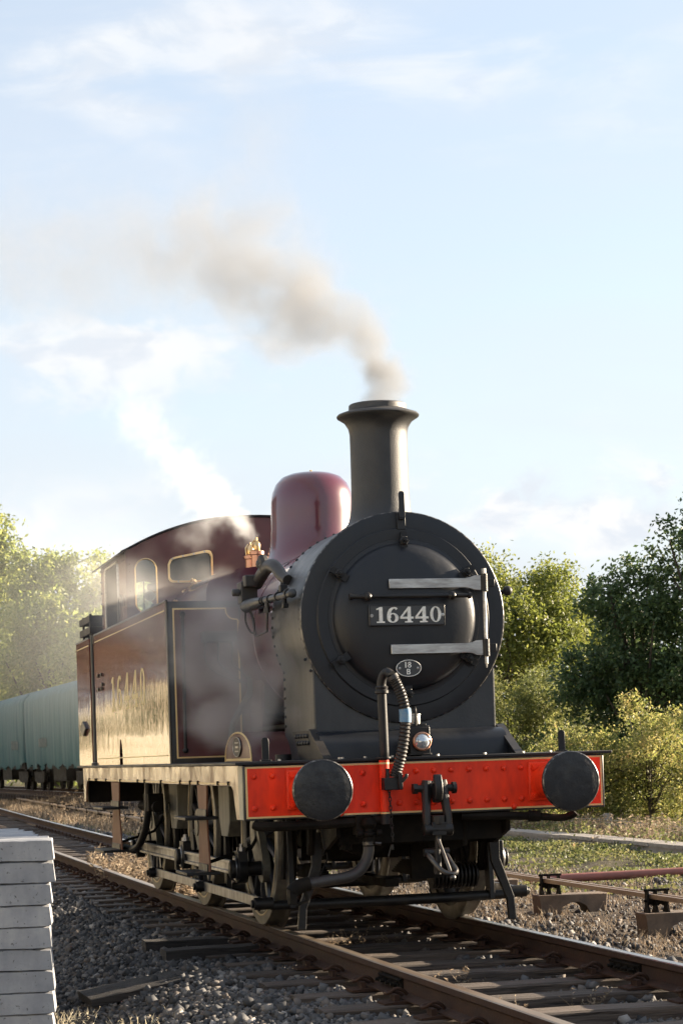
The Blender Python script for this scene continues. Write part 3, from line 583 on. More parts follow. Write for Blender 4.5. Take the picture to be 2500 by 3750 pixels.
for x, z in ((0,2.80),(-.492,2.565),(.468,2.565),(-.498,1.938),(.466,1.932),(0,1.69)):
    dx, dz = x, z-zc; inst('clamp', dog, SMOKE, (x,.445,z), (0,math.atan2(dx,dz),0))
LP('top_lamp_iron', MB().bb(-.03,.03,.445,.47,2.87,2.99).prism([(-.022,2.95),(.022,2.95),(.022,3.125),(.012,3.14),(-.012,3.14),(-.022,3.125)],'xz',.415,.43).bb(-.022,.022,.42,.46,2.94,2.975), 'smokebox', SMOKE, bevel=.003)
# glyphs
from mathutils.geometry import tessellate_polygon
def ell(cx,cy,rx,ry,n=28,rev=False):
    p = [(cx+rx*math.cos(2*PI*k/n), cy+ry*math.sin(2*PI*k/n)) for k in range(n)]; return p[::-1] if rev else p
def stroke(P, wd):
    P = [Vector(p) for p in P]; L_ = []; R_ = []
    for i, p in enumerate(P):
        d = (P[min(i+1,len(P)-1)]-P[max(i-1,0)]).normalized(); n_ = Vector((-d.y,d.x)); w_ = wd[i] if isinstance(wd,(list,tuple)) else wd
        L_.append(tuple(p+n_*w_/2)); R_.append(tuple(p-n_*w_/2))
    return L_+R_[::-1]
def glyph(ch):
    if ch == '0': return [([ell(.36,.5,.36,.5), ell(.36,.5,.165,.43,28)],0)], .72
    if ch == '1': return [([[(.06,0),(.58,0),(.58,.09),(.45,.10),(.45,1),(.30,1),(.06,.90),(.06,.82),(.22,.85),(.22,.10),(.06,.09)]],0)], .62
    if ch == '4': return [([[(.30,0),(.80,0),(.80,.08),(.69,.09),(.69,.24),(.86,.24),(.86,.37),(.69,.37),(.69,1),(.52,1),(0,.37),(0,.24),(.47,.24),(.47,.09),(.30,.08)],[(.47,.37),(.47,.76),(.16,.37)]],0)], .86
    if ch == '6':
        tail = [(.13,.30),(.12,.48),(.15,.65),(.22,.80),(.33,.90),(.46,.94),(.57,.92),(.63,.84)]
        return [([ell(.37,.31,.37,.31), ell(.37,.31,.16,.235,28)],0), ([stroke(tail,[.25,.235,.22,.19,.14,.09,.11,.17])],1)], .74
    if ch == '8': return [([ell(.34,.27,.34,.27), ell(.34,.27,.19,.14,28)],0), ([ell(.34,.75,.29,.25), ell(.34,.75,.15,.12,28)],1)], .68
    if ch == 'B': return [([[(0,0),(.38,0),(.52,.04),(.6,.14),(.6,.4),(.5,.52),(.56,.62),(.56,.86),(.48,.96),(.36,1),(0,1)],[(.16,.14),(.16,.44),(.36,.44),(.43,.38),(.43,.2),(.36,.14)],[(.16,.58),(.16,.86),(.34,.86),(.4,.8),(.4,.64),(.34,.58)]],0)], .62
    if ch == 'I': return [([[(.0,0),(.2,0),(.2,1),(.0,1)]],0)], .2
def put_glyph(mb, ch, o, xd, zd, nd_, h, wx, depth):
    o, xd, zd, nd_ = Vector(o), Vector(xd), Vector(zd), Vector(nd_)
    for polys, lvl in glyph(ch)[0]:
        dd = depth+lvl*.0006
        pts = [p for q in polys for p in q]
        tri = tessellate_polygon([[Vector((a,b,0)) for a,b in q] for q in polys])
        P = lambda a,b,t: o+xd*a*wx+zd*b*h+nd_*t
        mb.add([P(a,b,dd) for a,b in pts], [tuple(t) for t in tri])
        for q in polys:
            n = len(q); mb.add([P(a,b,dd) for a,b in q]+[P(a,b,0) for a,b in q], [(i,(i+1)%n,(i+1)%n+n,i+n) for i in range(n)])
def text(parent, s, x0, zb, xd, nd_, h, wx, gap, base, mat, depth=.004, name='numeral'):
    x = 0
    for ch in s:
        mb = MB(); o = Vector(base)+Vector(xd)*(x0+x)+Vector((0,0,zb)); put_glyph(mb, ch, o, xd, (0,0,1), nd_, h, wx, depth)
        mb.build(name, M[mat], parent, 0); x += glyph(ch)[1]*wx+gap
npl = LP('number_plate', MB().bb(-.292,.265,.322,.337,2.178,2.328), 'blackline', dr, bevel=.010)
npb = MB()
for x0,x1,z0,z1 in ((-.288,.261,2.319,2.324),(-.288,.261,2.182,2.187),(-.288,-.283,2.187,2.319),(.256,.261,2.187,2.319)): npb.bb(x0,x1,.3195,.33,z0,z1)
LP('plate_rim', npb, 'black', npl, 0)
text(npl, '16440', -.245, 2.200, (1,0,0), (0,-1,0), .112, .113, .0125, (0,.322,0), 'white', .004)
for x in (-.273,.246): LP('plate_bolt', MB().lathe((x,.322,2.252),(0,-1,0),[(.012,0),(.012,.004),(.006,.005)],10), 'steel', npl)
shp = LP('shed_plate', MB().add([], []).prism(ell(-.012,1.879,.094,.0615,40),'xz',.335,.36), 'blackline', dr)
LP('shed_plate_rim', MB().tube([(-.012+.090*math.cos(a),.335,1.879+.0575*math.sin(a)) for a in np.linspace(0,2*PI,41)[:-1]],.0028,6,True), 'white', shp)
text(shp, 'I8', -.032, 1.883, (1,0,0), (0,-1,0), .040, .040, .010, (-.006,.335,0), 'white', .003)
text(shp, 'B', -.028, 1.836, (1,0,0), (0,-1,0), .038, .044, .01, (0,.335,0), 'white', .003)
for x in (-.078,.054): LP('plate_bolt', MB().lathe((x,.335,1.879),(0,-1,0),[(.009,0),(.009,.004),(0,.006)],8), 'steel', shp)
# wing plates and curved cover in front of the saddle
for s_ in (-1,1):
    x = s_*.69
    wp = LP('wing_plate', MB().prism([(.05,1.256),(.09,1.256),(.48,1.462),(1.08,1.462),(.86,1.256)],'yz',x-.008,x+.008).prism([(.04,1.258),(.07,1.256),(.46,1.452),(.46,1.47)],'yz',x-.03,x+.03), 'black')
    if s_ < 0:
        for k in range(5): inst('rivet', RIV_BLK, wp, (x-.008,.60+.085*k,1.425), aim((-1,0,0)), (1.5,1.5,1.5)); inst('rivet', RIV_BLK, wp, (x-.008,.56+.085*k,1.375), aim((-1,0,0)), (1.5,1.5,1.5))
cv = [(.50,1.452),(.42,1.448),(.36,1.435),(.31,1.408),(.28,1.372),(.265,1.33)]
LP('cylinder_cover', MB().loft([[(x,y,z) for y,z in [(.51,1.453)]+cv+[(.26,1.256),(.51,1.256)]] for x in (-.68,.68)], True, True), 'smokebox')
fbm = MB().lathe((0,0,0),(0,0,1),[(.012,0),(.012,.012),(0,.014)],6).mesh('bolt', M['steel'], 0)
for x in (-1.04,-.62,-.60,-.44,-.25,.08,.42,.70,.9): inst('bolt', fbm, LOCO, (x,0.0,1.255))
# --- chimney
def conform(prof, axis_y, rb, n=48, blend=()):
    V = []; F = []
    for i,(r,z,wt) in enumerate(prof):
        for k in range(n):
            a = 2*PI*k/n; x = r*math.cos(a); y = axis_y+r*math.sin(a); zs = zc+math.sqrt(max(rb*rb-x*x,0)); ztop = zc+rb
            V.append((x,y,z-(ztop-zs)*wt))
    for i in range(len(prof)-1):
        for k in range(n): F.append((i*n+k,i*n+(k+1)%n,(i+1)*n+(k+1)%n,(i+1)*n+k))
    return MB().add(V,F)
chim = conform([(.290,2.983,1),(.290,2.990,1),(.268,2.997,.97),(.245,3.012,.88),(.230,3.04,.65),(.219,3.09,.3),(.2145,3.16,.05),(.213,3.22,0),(.212,3.35,0),(.2115,3.55,0),(.2125,3.63,0),(.222,3.675,0),(.25,3.72,0),(.285,3.743,0),(.300,3.752,0),(.304,3.763,0),(.296,3.774,0),(.262,3.786,0),(.228,3.797,0),(.214,3.805,0),(.212,3.842,0),(.205,3.848,0),(.19,3.846,0),(.185,3.80,0),(.18,3.3,0)], .985, .735, 56)
LP('chimney', chim, 'chimney', smooth=45)
# --- dome
dome = conform([(.46,2.94,1),(.445,2.95,.98),(.41,2.975,.85),(.378,3.02,.55),(.357,3.09,.2),(.347,3.18,0),(.345,3.30,0),(.343,3.40,0),(.33,3.475,0),(.30,3.545,0),(.25,3.60,0),(.18,3.63,0),(.09,3.645,0),(.0,3.648,0)], 3.15, .69, 56)
dm = LP('dome', dome, 'maroon', smooth=60); LP('dome_stud', MB().cyl((0,3.15,3.64),(0,3.15,3.665),.012,n=8), 'brass', dm)
# --- boiler, firebox
bl = LP('boiler', MB().lathe((0,1.5,zc),(0,1,0),[(.69,0),(.69,2.3)],72), 'maroon', smooth=50)
for y in (1.56,2.42,3.62): LP('boiler_band', MB().lathe((0,y,zc),(0,1,0),[(.689,-.03),(.696,-.028),(.696,.028),(.689,.03)],72), 'maroon' if y > 2 else 'blackline', bl, 50)
fb = []
for t in np.linspace(0,PI/2,9): fb.append((-.60-.20*math.cos(t), 2.70+.20*math.sin(t)))
prof = [(-.80,1.5)]+fb+[(-.3,2.93),(0,2.94),(.3,2.93)]+[(-x,z) for x,z in fb[::-1]]+[(.80,1.5)]
fbx = LP('firebox', MB().loft([[(x,y,z) for x,z in prof] for y in (3.78,3.80,5.5)], True, True), 'maroon', smooth=40)
LP('firebox_band', MB().loft([[(x*1.006,y,z+.006) for x,z in prof] for y in (4.9,4.96)], True, False), 'maroon', fbx)
for x, y in ((-.185,4.55),(-.16,4.95)):
    sv = LP('safety_valve', MB().lathe((x,y,2.93),(0,0,1),[(.06,0),(.06,.02),(.052,.025),(.052,.165),(.066,.17),(.066,.20),(.05,.205),(.035,.215)],20), 'copper')
    LP('valve_cap', MB().lathe((x,y,3.145),(0,0,1),[(.03,0),(.034,.03),(.032,.055),(.02,.075),(.008,.085),(.008,.11),(0,.112)],14).tube([(x-.04,y,3.14),(x-.045,y,3.20),(x-.02,y,3.235)],.008,6), 'brass', sv)
LP('whistle_pipe', MB().tube([(-.7,5.1,2.75),(-.75,5.2,2.83),(-.6,5.35,2.9)],.014,8), 'brass')
for p in ((-.80,5.25,2.72),(-.62,5.3,2.92),(-.7,5.2,2.80)): LP('washout_plug', MB().lathe(p,(-.7,-.2,.6),[(.03,0),(.03,.03),(.018,.03),(.018,.05)],8), 'brass')
# --- side tanks
for s_ in (-1,1):
    x0, x1 = s_*.60, s_*1.271
    tk = LP('side_tank', MB().bb(min(x0,x1),max(x0,x1),3.06,5.52,1.256,2.582), 'maroon', bevel=.008) if False else LP('side_tank', MB().prism([(s_*.60,1.256),(s_*1.268,1.256),(s_*1.268,2.566),(s_*1.255,2.58),(s_*.60,2.58)],'xz',3.06,5.6), 'maroon_dull', smooth=25)
    # side sheet runs on past the cab, with an arched notch at the footplate
    pts = [(3.062,1.257),(5.785,1.257)]+[(5.885+.10*math.cos(t),1.30+.20*math.sin(t)) for t in np.linspace(0,PI,9)]+[(5.985,1.257),(7.62,1.257),(7.62,2.52),(7.60,2.56),(7.57,2.578),(3.062,2.578)]
    pts = [(3.062,1.257),(5.785,1.257)]+[(5.885-.10*math.cos(t),1.30+.20*math.sin(t)) for t in np.linspace(0,PI,9)]+[(5.985,1.257),(7.62,1.257),(7.62,2.52),(7.60,2.56),(7.57,2.578),(3.062,2.578)]
    ss = LP('side_sheet', MB().prism(pts,'yz',s_*1.266,s_*1.274), 'maroon_side', tk, smooth=0)
    # rolled top edging, corner beading and lining on the side
    LP('top_beading', MB().tube([(s_*1.27,3.05,2.583),(s_*1.27,7.56,2.583),(s_*1.27,7.615,2.56),(s_*1.27,7.63,2.50)],.012,8), 'greyside', tk)
    LP('corner_beading', MB().cyl((s_*1.268,3.058,1.257),(s_*1.268,3.058,2.58),.012,n=8), 'blackline', tk)
    sl = MB(); 
    for a,b,c,d in ((3.14,7.55,2.505,2.517),(3.14,7.55,1.318,1.328)): sl.bb(s_*1.2735,s_*1.2755,a,b,c,d)
    LP('side_lining', sl, 'gold', tk, 0)
    # black border and lining on the tank front
    fx = lambda a: s_*a
    fr = MB()
    for a,b,c,d in ((.66,1.266,2.525,2.578),(.66,1.266,1.258,1.295),(1.222,1.266,1.295,2.525),(.66,.672,1.295,2.525)): fr.bb(min(fx(a),fx(b)),max(fx(a),fx(b)),3.052,3.062,c,d)
    LP('front_border', fr, 'blackline', tk, 0)
    fl = MB()
    for a,b,c,d in ((.78,1.222,2.511,2.524),(.672,1.222,1.296,1.308),(1.209,1.222,1.308,2.511),(.673,.686,1.308,2.42)): fl.bb(min(fx(a),fx(b)),max(fx(a),fx(b)),3.0495,3.062,c,d)
    fl.tube([(fx(.78+.0),3.055,2.517),(fx(.775),3.055,2.475),(fx(.74),3.055,2.435),(fx(.68),3.055,2.424)],.0065,6,sub=4)
    LP('front_lining', fl, 'cream', tk, 0)
    LP('tank_handrail', MB().cyl((s_*1.16,2.99,1.36),(s_*1.15,2.99,2.47),.014,n=10).cyl((s_*1.15,2.99,2.47),(s_*1.15,3.06,2.47),.016,n=8).ball((s_*1.15,2.99,2.47),.024).cyl((s_*1.16,2.99,1.36),(s_*1.16,3.06,1.36),.016,n=8).ball((s_*1.16,2.99,1.36),.024), 'black', tk)
    if s_ < 0:
        text(tk, '16440', 0, 1.768, (0,-1,0), (-1,0,0), .335, .40, .155, (-1.2738,6.42,0), 'gold', .0015)
        for y,z in ((7.30,2.16),(7.30,2.02),(7.05,2.16),(7.0,2.06),(7.05,2.02)): LP('door_catch', MB().box((-1.28,y,z),(.02,.07,.035)), 'oily', tk, bevel=.004)
# lubricator box with pipes on the left tank front
lb = LP('oil_box', MB().bb(-.995,-.715,2.955,3.05,2.235,2.315).bb(-1.0,-.71,2.95,3.052,2.315,2.325), 'hosegrey', bevel=.004)
for k, x in enumerate((-.97,-.86,-.745)):
    LP('oil_pipe', MB().cyl((x,3.0,2.235),(x,3.0,2.20),.013,n=8).tube([(x,3.0,2.2),(x,3.01,2.1-.02*k),(x+.07,3.02,2.0),(x+.22-.04*k,3.03,1.93-.01*k),(-.60,3.03,1.88-.02*k)],.007,6,sub=4), 'hosegrey', lb)
# --- ejector, feed and drain fittings on the left of the smokebox
ej = LP('ejector', MB().tube([(-.80,.49,2.432),(-.80,.7,2.435),(-.80,1.0,2.442),(-.80,1.55,2.458)],.025,12).tube([(-.80,1.5,2.455),(-.82,1.75,2.45),(-.82,1.98,2.455)],[.034,.048,.05],12).ball((-.80,.50,2.432),.034,14,10).ball((-.82,2.0,2.455),.052,12,8), 'greyside')
for y in (.62,.95,1.22,1.42,1.5): LP('pipe_collar', MB().lathe((-.80,y,2.436+.012*y),(0,1,0),[(.031,-.014),(.034,-.008),(.034,.008),(.031,.014)],12), 'black', ej)
LP('valve_body', MB().box((-.80,2.05,2.56),(.13,.16,.17)).cyl((-.80,2.05,2.60),(-.80,2.05,2.68),.04,n=8).box((-.80,1.92,2.64),(.10,.11,.09)).cyl((-.87,2.0,2.56),(-.93,2.0,2.56),.03,n=8), 'hosegrey', ej, bevel=.008)
LP('clack_valve', MB().tube([(-.74,1.95,2.62),(-.74,1.75,2.68),(-.73,1.55,2.72),(-.72,1.38,2.70),(-.70,1.25,2.62),(-.68,1.15,2.58)],[.045,.05,.052,.045,.04],12,sub=3).lathe((-.73,1.62,2.70),(-.3,.2,.9),[(.055,0),(.055,.05),(.04,.06),(.04,.10),(.025,.12)],8).ball((-.73,1.80,2.76),.05,10,8), 'hosegrey', ej)
LP('snifting_valve', MB().box((-.80,.78,2.49),(.05,.07,.05)).cyl((-.80,.78,2.49),(-.80,.78,2.53),.02,n=8), 'black', ej, bevel=.003)
LP('relief_cock', MB().cyl((-.80,.75,2.42),(-.80,.75,2.355),.018,n=8).box((-.80,.73,2.36),(.04,.06,.03)), 'black', ej, bevel=.003)
LP('drain_cock', MB().cyl((-.81,1.30,2.44),(-.81,1.30,2.36),.016,n=8).cyl((-.81,1.30,2.39),(-.81,1.30,2.355),.026,n=6).tube([(-.81,1.30,2.36),(-.81,1.32,2.25),(-.80,1.40,2.22),(-.80,1.75,2.21),(-.80,1.82,2.22)],.009,8,sub=3), 'hosegrey', ej)
LP('lubricator_pipe', MB().tube([(-.82,2.05,2.42),(-.83,2.0,2.33),(-.82,1.88,2.25),(-.80,1.80,2.23)],.008,6,sub=3).tube([(-.82,1.9,2.42),(-.80,1.86,2.34),(-.80,1.83,2.24)],.010,6,sub=3), 'hosegrey', ej)
LP('feed_pipe', MB().tube([(-.70,2.05,2.46),(-.64,2.3,2.42),(-.605,2.85,2.36),(-.605,2.94,2.25),(-.606,2.94,2.05),(-.615,2.94,1.85),(-.64,2.94,1.78),(-.72,2.94,1.66),(-.775,2.94,1.55),(-.785,2.94,1.45),(-.79,2.94,1.262)],.027,12,sub=3).lathe((-.79,2.94,1.256),(0,0,1),[(.055,0),(.055,.02),(.04,.025),(.04,.05)],10), 'greyside')
LP('boiler_support', MB().bb(-.60,-.575,2.6,3.4,1.26,2.3), 'maroon_dull')
for s_ in (-1,1): LP('splash_plate', MB().bb(min(s_*.2,s_*.6),max(s_*.2,s_*.6),1.53,5.0,1.5,1.53), 'grime')
LP('side_handrail', MB().cyl((.80,.5,2.43),(.80,3.05,2.43),.016,n=10).ball((.80,.52,2.43),.036,14,10), 'black')
for y in (.6,1.6,2.8): LP('handrail_knob', MB().cyl((.69,y,2.43),(.80,y,2.43),.013,n=8), 'black')
# --- front splashers with the maker's plate
for s_ in (-1,1):
    arc = [(1.84+.50*math.cos(t), 1.256+.222*math.sin(t)**.8) for t in np.linspace(0,PI,22)]
    spl = LP('splasher', MB().prism(arc,'yz',min(s_*.60,s_*.955),max(s_*.60,s_*.955)), 'maroon_dull', smooth=25)
    LP('splasher_beading', MB().tube([(s_*.957,a,b) for a,b in arc],.007,8), 'cream' if s_ < 0 else 'blackline', spl)
    LP('base_lining', MB().bb(min(s_*.954,s_*.960),max(s_*.954,s_*.960),1.37,2.31,1.262,1.280), 'cream', spl, 0)
    if s_ < 0:
        mk = LP('maker_plate', MB().prism(ell(1.84,1.368,.155,.078,32),'yz',-.964,-.954), 'hosegrey', spl)
        LP('plate_rim', MB().tube([(-.966,1.84+.15*math.cos(a),1.368+.074*math.sin(a)) for a in np.linspace(0,2*PI,33)[:-1]],.004,6,True), 'steel', mk)
        LP('raised_marks', MB().bb(-.967,-.96,1.79,1.89,1.36,1.376).bb(-.967,-.96,1.77,1.91,1.395,1.405).bb(-.967,-.96,1.77,1.91,1.33,1.34), 'steel', mk, 0)
LP('sandbox_filler', MB().cyl((-.80,.95,1.256),(-.80,.95,1.30),.06,n=14), 'black')
# --- cab
cb = MB()
def roof_z(x): return 3.545-.315*(abs(x)/1.24)**2.25
xsr = list(np.linspace(-1.225,1.225,33))
def cab_wall(y0, y1, wins, name, mat):
    """plate in xz with window holes, as vertical strips"""
    cols = sorted(set(list(np.round(np.linspace(-1.225,1.225,99),4))+[e for wn in wins for e in (wn['x0'],wn['x1'])]))
    mb = MB()
    def strip(x0,x1,zb0,zb1,zt0,zt1):
        V = [(x0,y0,zb0),(x1,y0,zb1),(x1,y0,zt1),(x0,y0,zt0),(x0,y1,zb0),(x1,y1,zb1),(x1,y1,zt1),(x0,y1,zt0)]
        mb.add(V,[(0,1,2,3),(4,7,6,5),(0,4,5,1),(3,2,6,7),(0,3,7,4),(1,5,6,2)])
    for a, b in zip(cols[:-1], cols[1:]):
        m_ = (a+b)/2; holes = [wn for wn in wins if wn['x0']-1e-6 <= m_ <= wn['x1']+1e-6]
        if not holes: strip(a,b,1.8,1.8,roof_z(a),roof_z(b))
        else:
            wn = holes[0]; strip(a,b,1.8,1.8,wn['lo'](a),wn['lo'](b)); strip(a,b,wn['hi'](a),wn['hi'](b),roof_z(a),roof_z(b))
    me_o = mb.build(name, M[mat], CAB, 0); return me_o
def oval_win(xc, rx, z0, z1):
    def hi(x): t = min(1,abs(x-xc)/rx); return z1-rx+rx*math.sqrt(1-t*t)
    def lo(x): t = min(1,abs(x-xc)/rx); return z0+rx-rx*math.sqrt(1-t*t)
    return dict(x0=xc-rx, x1=xc+rx, lo=lo, hi=hi)
def big_win(xa, xb, z0, za, zb):
    def hi(x):
        t = (x-xa)/(xb-xa); e = min(t,1-t)/.16; c = .05*(1-math.sqrt(max(0,1-(1-min(1,e))**2))) ; return za+(zb-za)*t-c
    def lo(x):
        t = (x-xa)/(xb-xa); e = min(t,1-t)/.12; c = .03*(1-math.sqrt(max(0,1-(1-min(1,e))**2))); return z0+c
    return dict(x0=xa, x1=xb, lo=lo, hi=hi)
CAB = LP('cab', MB().bb(-1.22,1.22,5.45,7.95,1.38,1.42), 'darkin')
wl = oval_win(-1.043,.097,2.66,3.160); wr = oval_win(1.043,.097,2.66,3.160)
bl_ = big_win(-.822,-.425,2.955,3.155,3.232); br_ = dict(x0=.425,x1=.822,lo=lambda x: bl_['lo'](-x),hi=lambda x: bl_['hi'](-x))
cab_wall(5.5,5.512,[wl,bl_,br_,wr],'front_sheet','maroon_dull')
rw1 = oval_win(-.80,.20,2.66,3.10); rw2 = oval_win(.80,.20,2.66,3.10)
cab_wall(7.2,7.212,[rw1,rw2],'rear_sheet','darkin')
for wn in (wl,wr):
    xc = (wn['x0']+wn['x1'])/2
    P = [(xc+(.097+.004)*math.cos(a), 5.497, (3.063 if math.sin(a) > 0 else 2.757)+(.097+.004)*math.sin(a)) for a in np.linspace(0,2*PI,41)[:-1]]
    wf = LP('window_frame', MB().tube(P,.0075,6,True), 'brass', CAB); LP('pane', MB().prism(ell(xc,2.91,.001,.001,4),'xz',5.505,5.5055).prism([(p[0],p[2]) for p in P],'xz',5.505,5.507), 'glass', wf, 0)
for wn, sg in ((bl_,1),(br_,-1)):
    cols = np.linspace(wn['x0'],wn['x1'],25); up = [(x,wn['hi'](x)) for x in cols]; dn = [(x,wn['lo'](x)) for x in cols[::-1]]; P = up+dn
    cx_, cz_ = np.mean([p[0] for p in P]), np.mean([p[1] for p in P])
    o_ = [(cx_+(a-cx_)*1.075, cz_+(b-cz_)*1.13) for a,b in P]; i_ = [(cx_+(a-cx_)*.985, cz_+(b-cz_)*.97) for a,b in P]; n = len(P); fm = MB()
    fm.loft([[(a,5.498,b) for a,b in o_],[(a,5.484,b) for a,b in o_],[(a,5.482,b) for a,b in i_],[(a,5.50,b) for a,b in i_]], True)
    wf = LP('window_frame', fm, 'brass', CAB, 30); LP('pane', MB().prism(i_,'xz',5.503,5.506), 'dustyglass', wf, 0)
    sm = MB().lathe((0,0,0),(0,-1,0),[(.009,0),(.009,.004),(0,.006)],8).mesh('screw', M['steel'])
    for k in (2,8,14,20,28,36,44): a,b = [(u+v)/2 for u,v in zip(o_[k],i_[k])]; inst('screw', sm, wf, (a,5.483,b))
for s_ in (-1,1):
    X0, X1 = min(s_*1.219,s_*1.231), max(s_*1.219,s_*1.231)
    door = [(6.02,1.8),(6.02,3.10),(6.035,3.16),(6.075,3.19),(6.84,3.19),(6.89,3.16),(6.91,3.10),(6.91,1.8)]
    sd_ = [(5.5,1.8),(5.5,3.245),(7.2,3.245),(7.2,1.8)]+door[::-1]
    sh = LP('cab_side', MB().prism(sd_,'yz',X0,X1), 'maroon_side', CAB, 0)
    LP('door_beading', MB().tube([(s_*1.232,a,b) for a,b in door],.011,8), 'steel', sh)
    LP('cab_handrail', MB().tube([(s_*1.245,5.95,2.60),(s_*1.245,5.95,2.80),(s_*1.245,5.93,2.84),(s_*1.245,5.75,2.84),(s_*1.245,5.70,2.80),(s_*1.245,5.70,2.74)],.012,8), 'greyside', sh)
    LP('cab_pillar', MB().cyl((s_*1.262,7.80,1.25),(s_*1.262,7.80,2.60),.022,n=12).lathe((s_*1.262,7.80,1.25),(0,0,1),[(.05,0),(.05,.03),(.03,.04)],10), 'greyside', CAB)
    LP('entrance_shade', MB().bb(min(s_*1.10,s_*1.12),max(s_*1.10,s_*1.12),7.6,8.02,1.26,2.55), 'darkin', CAB)  # dark plate standing in for the shade in the entrance gap
rivb = MB().lathe((0,0,0),(0,-1,0),[(.011,0),(.010,.006),(0,.01)],8).mesh('rivet', M['maroon_dull'])
for z in (2.66,2.75,2.87,3.05,3.12): inst('rivet', rivb, CAB, (-1.19,5.499,z))
for z in np.linspace(2.65,3.2,6): inst('rivet', RIV_BLK, CAB, (-1.232,7.17,z), aim((-1,0,0)))
rf = MB(); xs2 = np.linspace(-1.30,1.30,41)
rf.loft([[(x,y,roof_z(min(abs(x),1.30))+.006) for x in xs2]+[(x,y,roof_z(min(abs(x),1.30))+.022) for x in xs2[::-1]] for y in (5.47,7.35)], True, True)
roof = LP('cab_roof', rf, 'black', CAB, 30)
LP('roof_ventilator', MB().bb(-.35,.35,6.0,6.9,3.55,3.60), 'black', roof, bevel=.01)
LP('rain_strip', MB().tube([(x,6.3,roof_z(x)+.03) for x in (-1.15,-1.05)]+[(-.95,6.3,roof_z(.95)+.03)],.015,6), 'black', roof)
for xc in (-.80,.80):
    for dx in (-.10,0,.10): LP('window_bar', MB().cyl((xc+dx,7.22,2.64),(xc+dx,7.22,3.12),.008,n=6), 'black', CAB)
LP('backhead', MB().bb(-.6,.6,5.53,5.75,1.42,2.85), 'darkin', CAB, bevel=.05)
LP('gauge', MB().lathe((-.93,6.0,2.86),(0,1,0),[(.05,0),(.05,.03)],18), 'white', CAB)
# --- bunker
BK = LP('bunker', MB().bb(-1.255,1.255,8.02,9.08,1.256,2.572), 'maroon_dull', bevel=.01)
for s_ in (-1,1):
    LP('bunker_side', MB().bb(min(s_*1.256,s_*1.272),max(s_*1.256,s_*1.272),8.0,9.09,1.257,2.576), 'maroon_side', BK, 0)
    LP('side_lining', MB().bb(min(s_*1.2715,s_*1.2735),max(s_*1.2715,s_*1.2735),8.05,9.04,2.502,2.514), 'gold', BK, 0)
    LP('top_beading', MB().cyl((s_*1.264,8.0,2.582),(s_*1.264,9.09,2.582),.012,n=8), 'greyside', BK)
dp = LP('diamond_plate', MB().prism([(8.30,1.648),(8.54,1.57),(8.80,1.648),(8.54,1.728)],'yz',-1.296,-1.271), 'oily', BK, 0)
LP('plate_face', MB().prism([(8.34,1.648),(8.54,1.582),(8.76,1.648),(8.54,1.716)],'yz',-1.299,-1.295), 'panel', dp, 0)
for z in (2.64,2.76):
    for y in (8.9,8.15): LP('coal_rail', MB().bb(-1.24,1.24,y-.01,y+.01,z,z+.07), 'black', BK)
    for s_ in (-1,1): LP('coal_rail', MB().bb(min(s_*1.225,s_*1.245),max(s_*1.225,s_*1.245),8.1,8.95,z,z+.07), 'black', BK)
for s_ in (-1,1):
    for y in (8.2,8.8): LP('rail_post', MB().box((s_*1.22,y,2.70),(.02,.05,.30)), 'black', BK)
co = stones('coal', *scatter(500,-1.1,1.1,8.1,9.0), rng.uniform(.04,.10,500), zf=lambda X,Y: 2.5+.12*np.cos(X*1.2)); co.data.materials.clear(); co.data.materials.append(M['grime']); co.parent = BK; co['kind'] = 'stuff'
# --- frames
AX = [1.84, 4.28, 6.87]; WR = .6985
for s_ in (-1,1):
    pts = [(.12,1.233),(.12,.72),(.45,.62),(1.35,.62)]
    for a in AX: pts += [(a-.35,.62),(a-.28,.45),(a+.28,.45),(a+.35,.62)]
    pts += [(8.6,.66),(8.6,1.233)]
    LP('frame_plate', MB().prism(pts,'yz',s_*.60,s_*.63), 'grime', smooth=20)
LP('cylinder_block', MB().bb(-.59,.59,.75,1.35,.62,1.10).cyl((-.3,.60,.80),(-.3,.76,.80),.24,n=24).cyl((.3,.60,.80),(.3,.76,.80),.24,n=24), 'grime')
for y_, z_ in ((.2,.66),(2.6,.6),(5.2,.6),(8.0,.5)): LP('frame_stretcher', MB().bb(-.59,.59,y_,y_+.04,z_,1.1), 'grime')
LP('ashpan', MB().bb(-.5,.5,4.6,6.5,.45,1.0), 'grime')
LP('motion_bracket', MB().bb(-.58,.58,1.4,1.44,.5,.75).cyl((.25,1.42,.55),(.25,3.9,.62),.05,n=10).cyl((-.25,1.42,.55),(-.25,3.9,.62),.05,n=10).bb(.15,.4,1.0,1.06,.35,.62), 'grime')
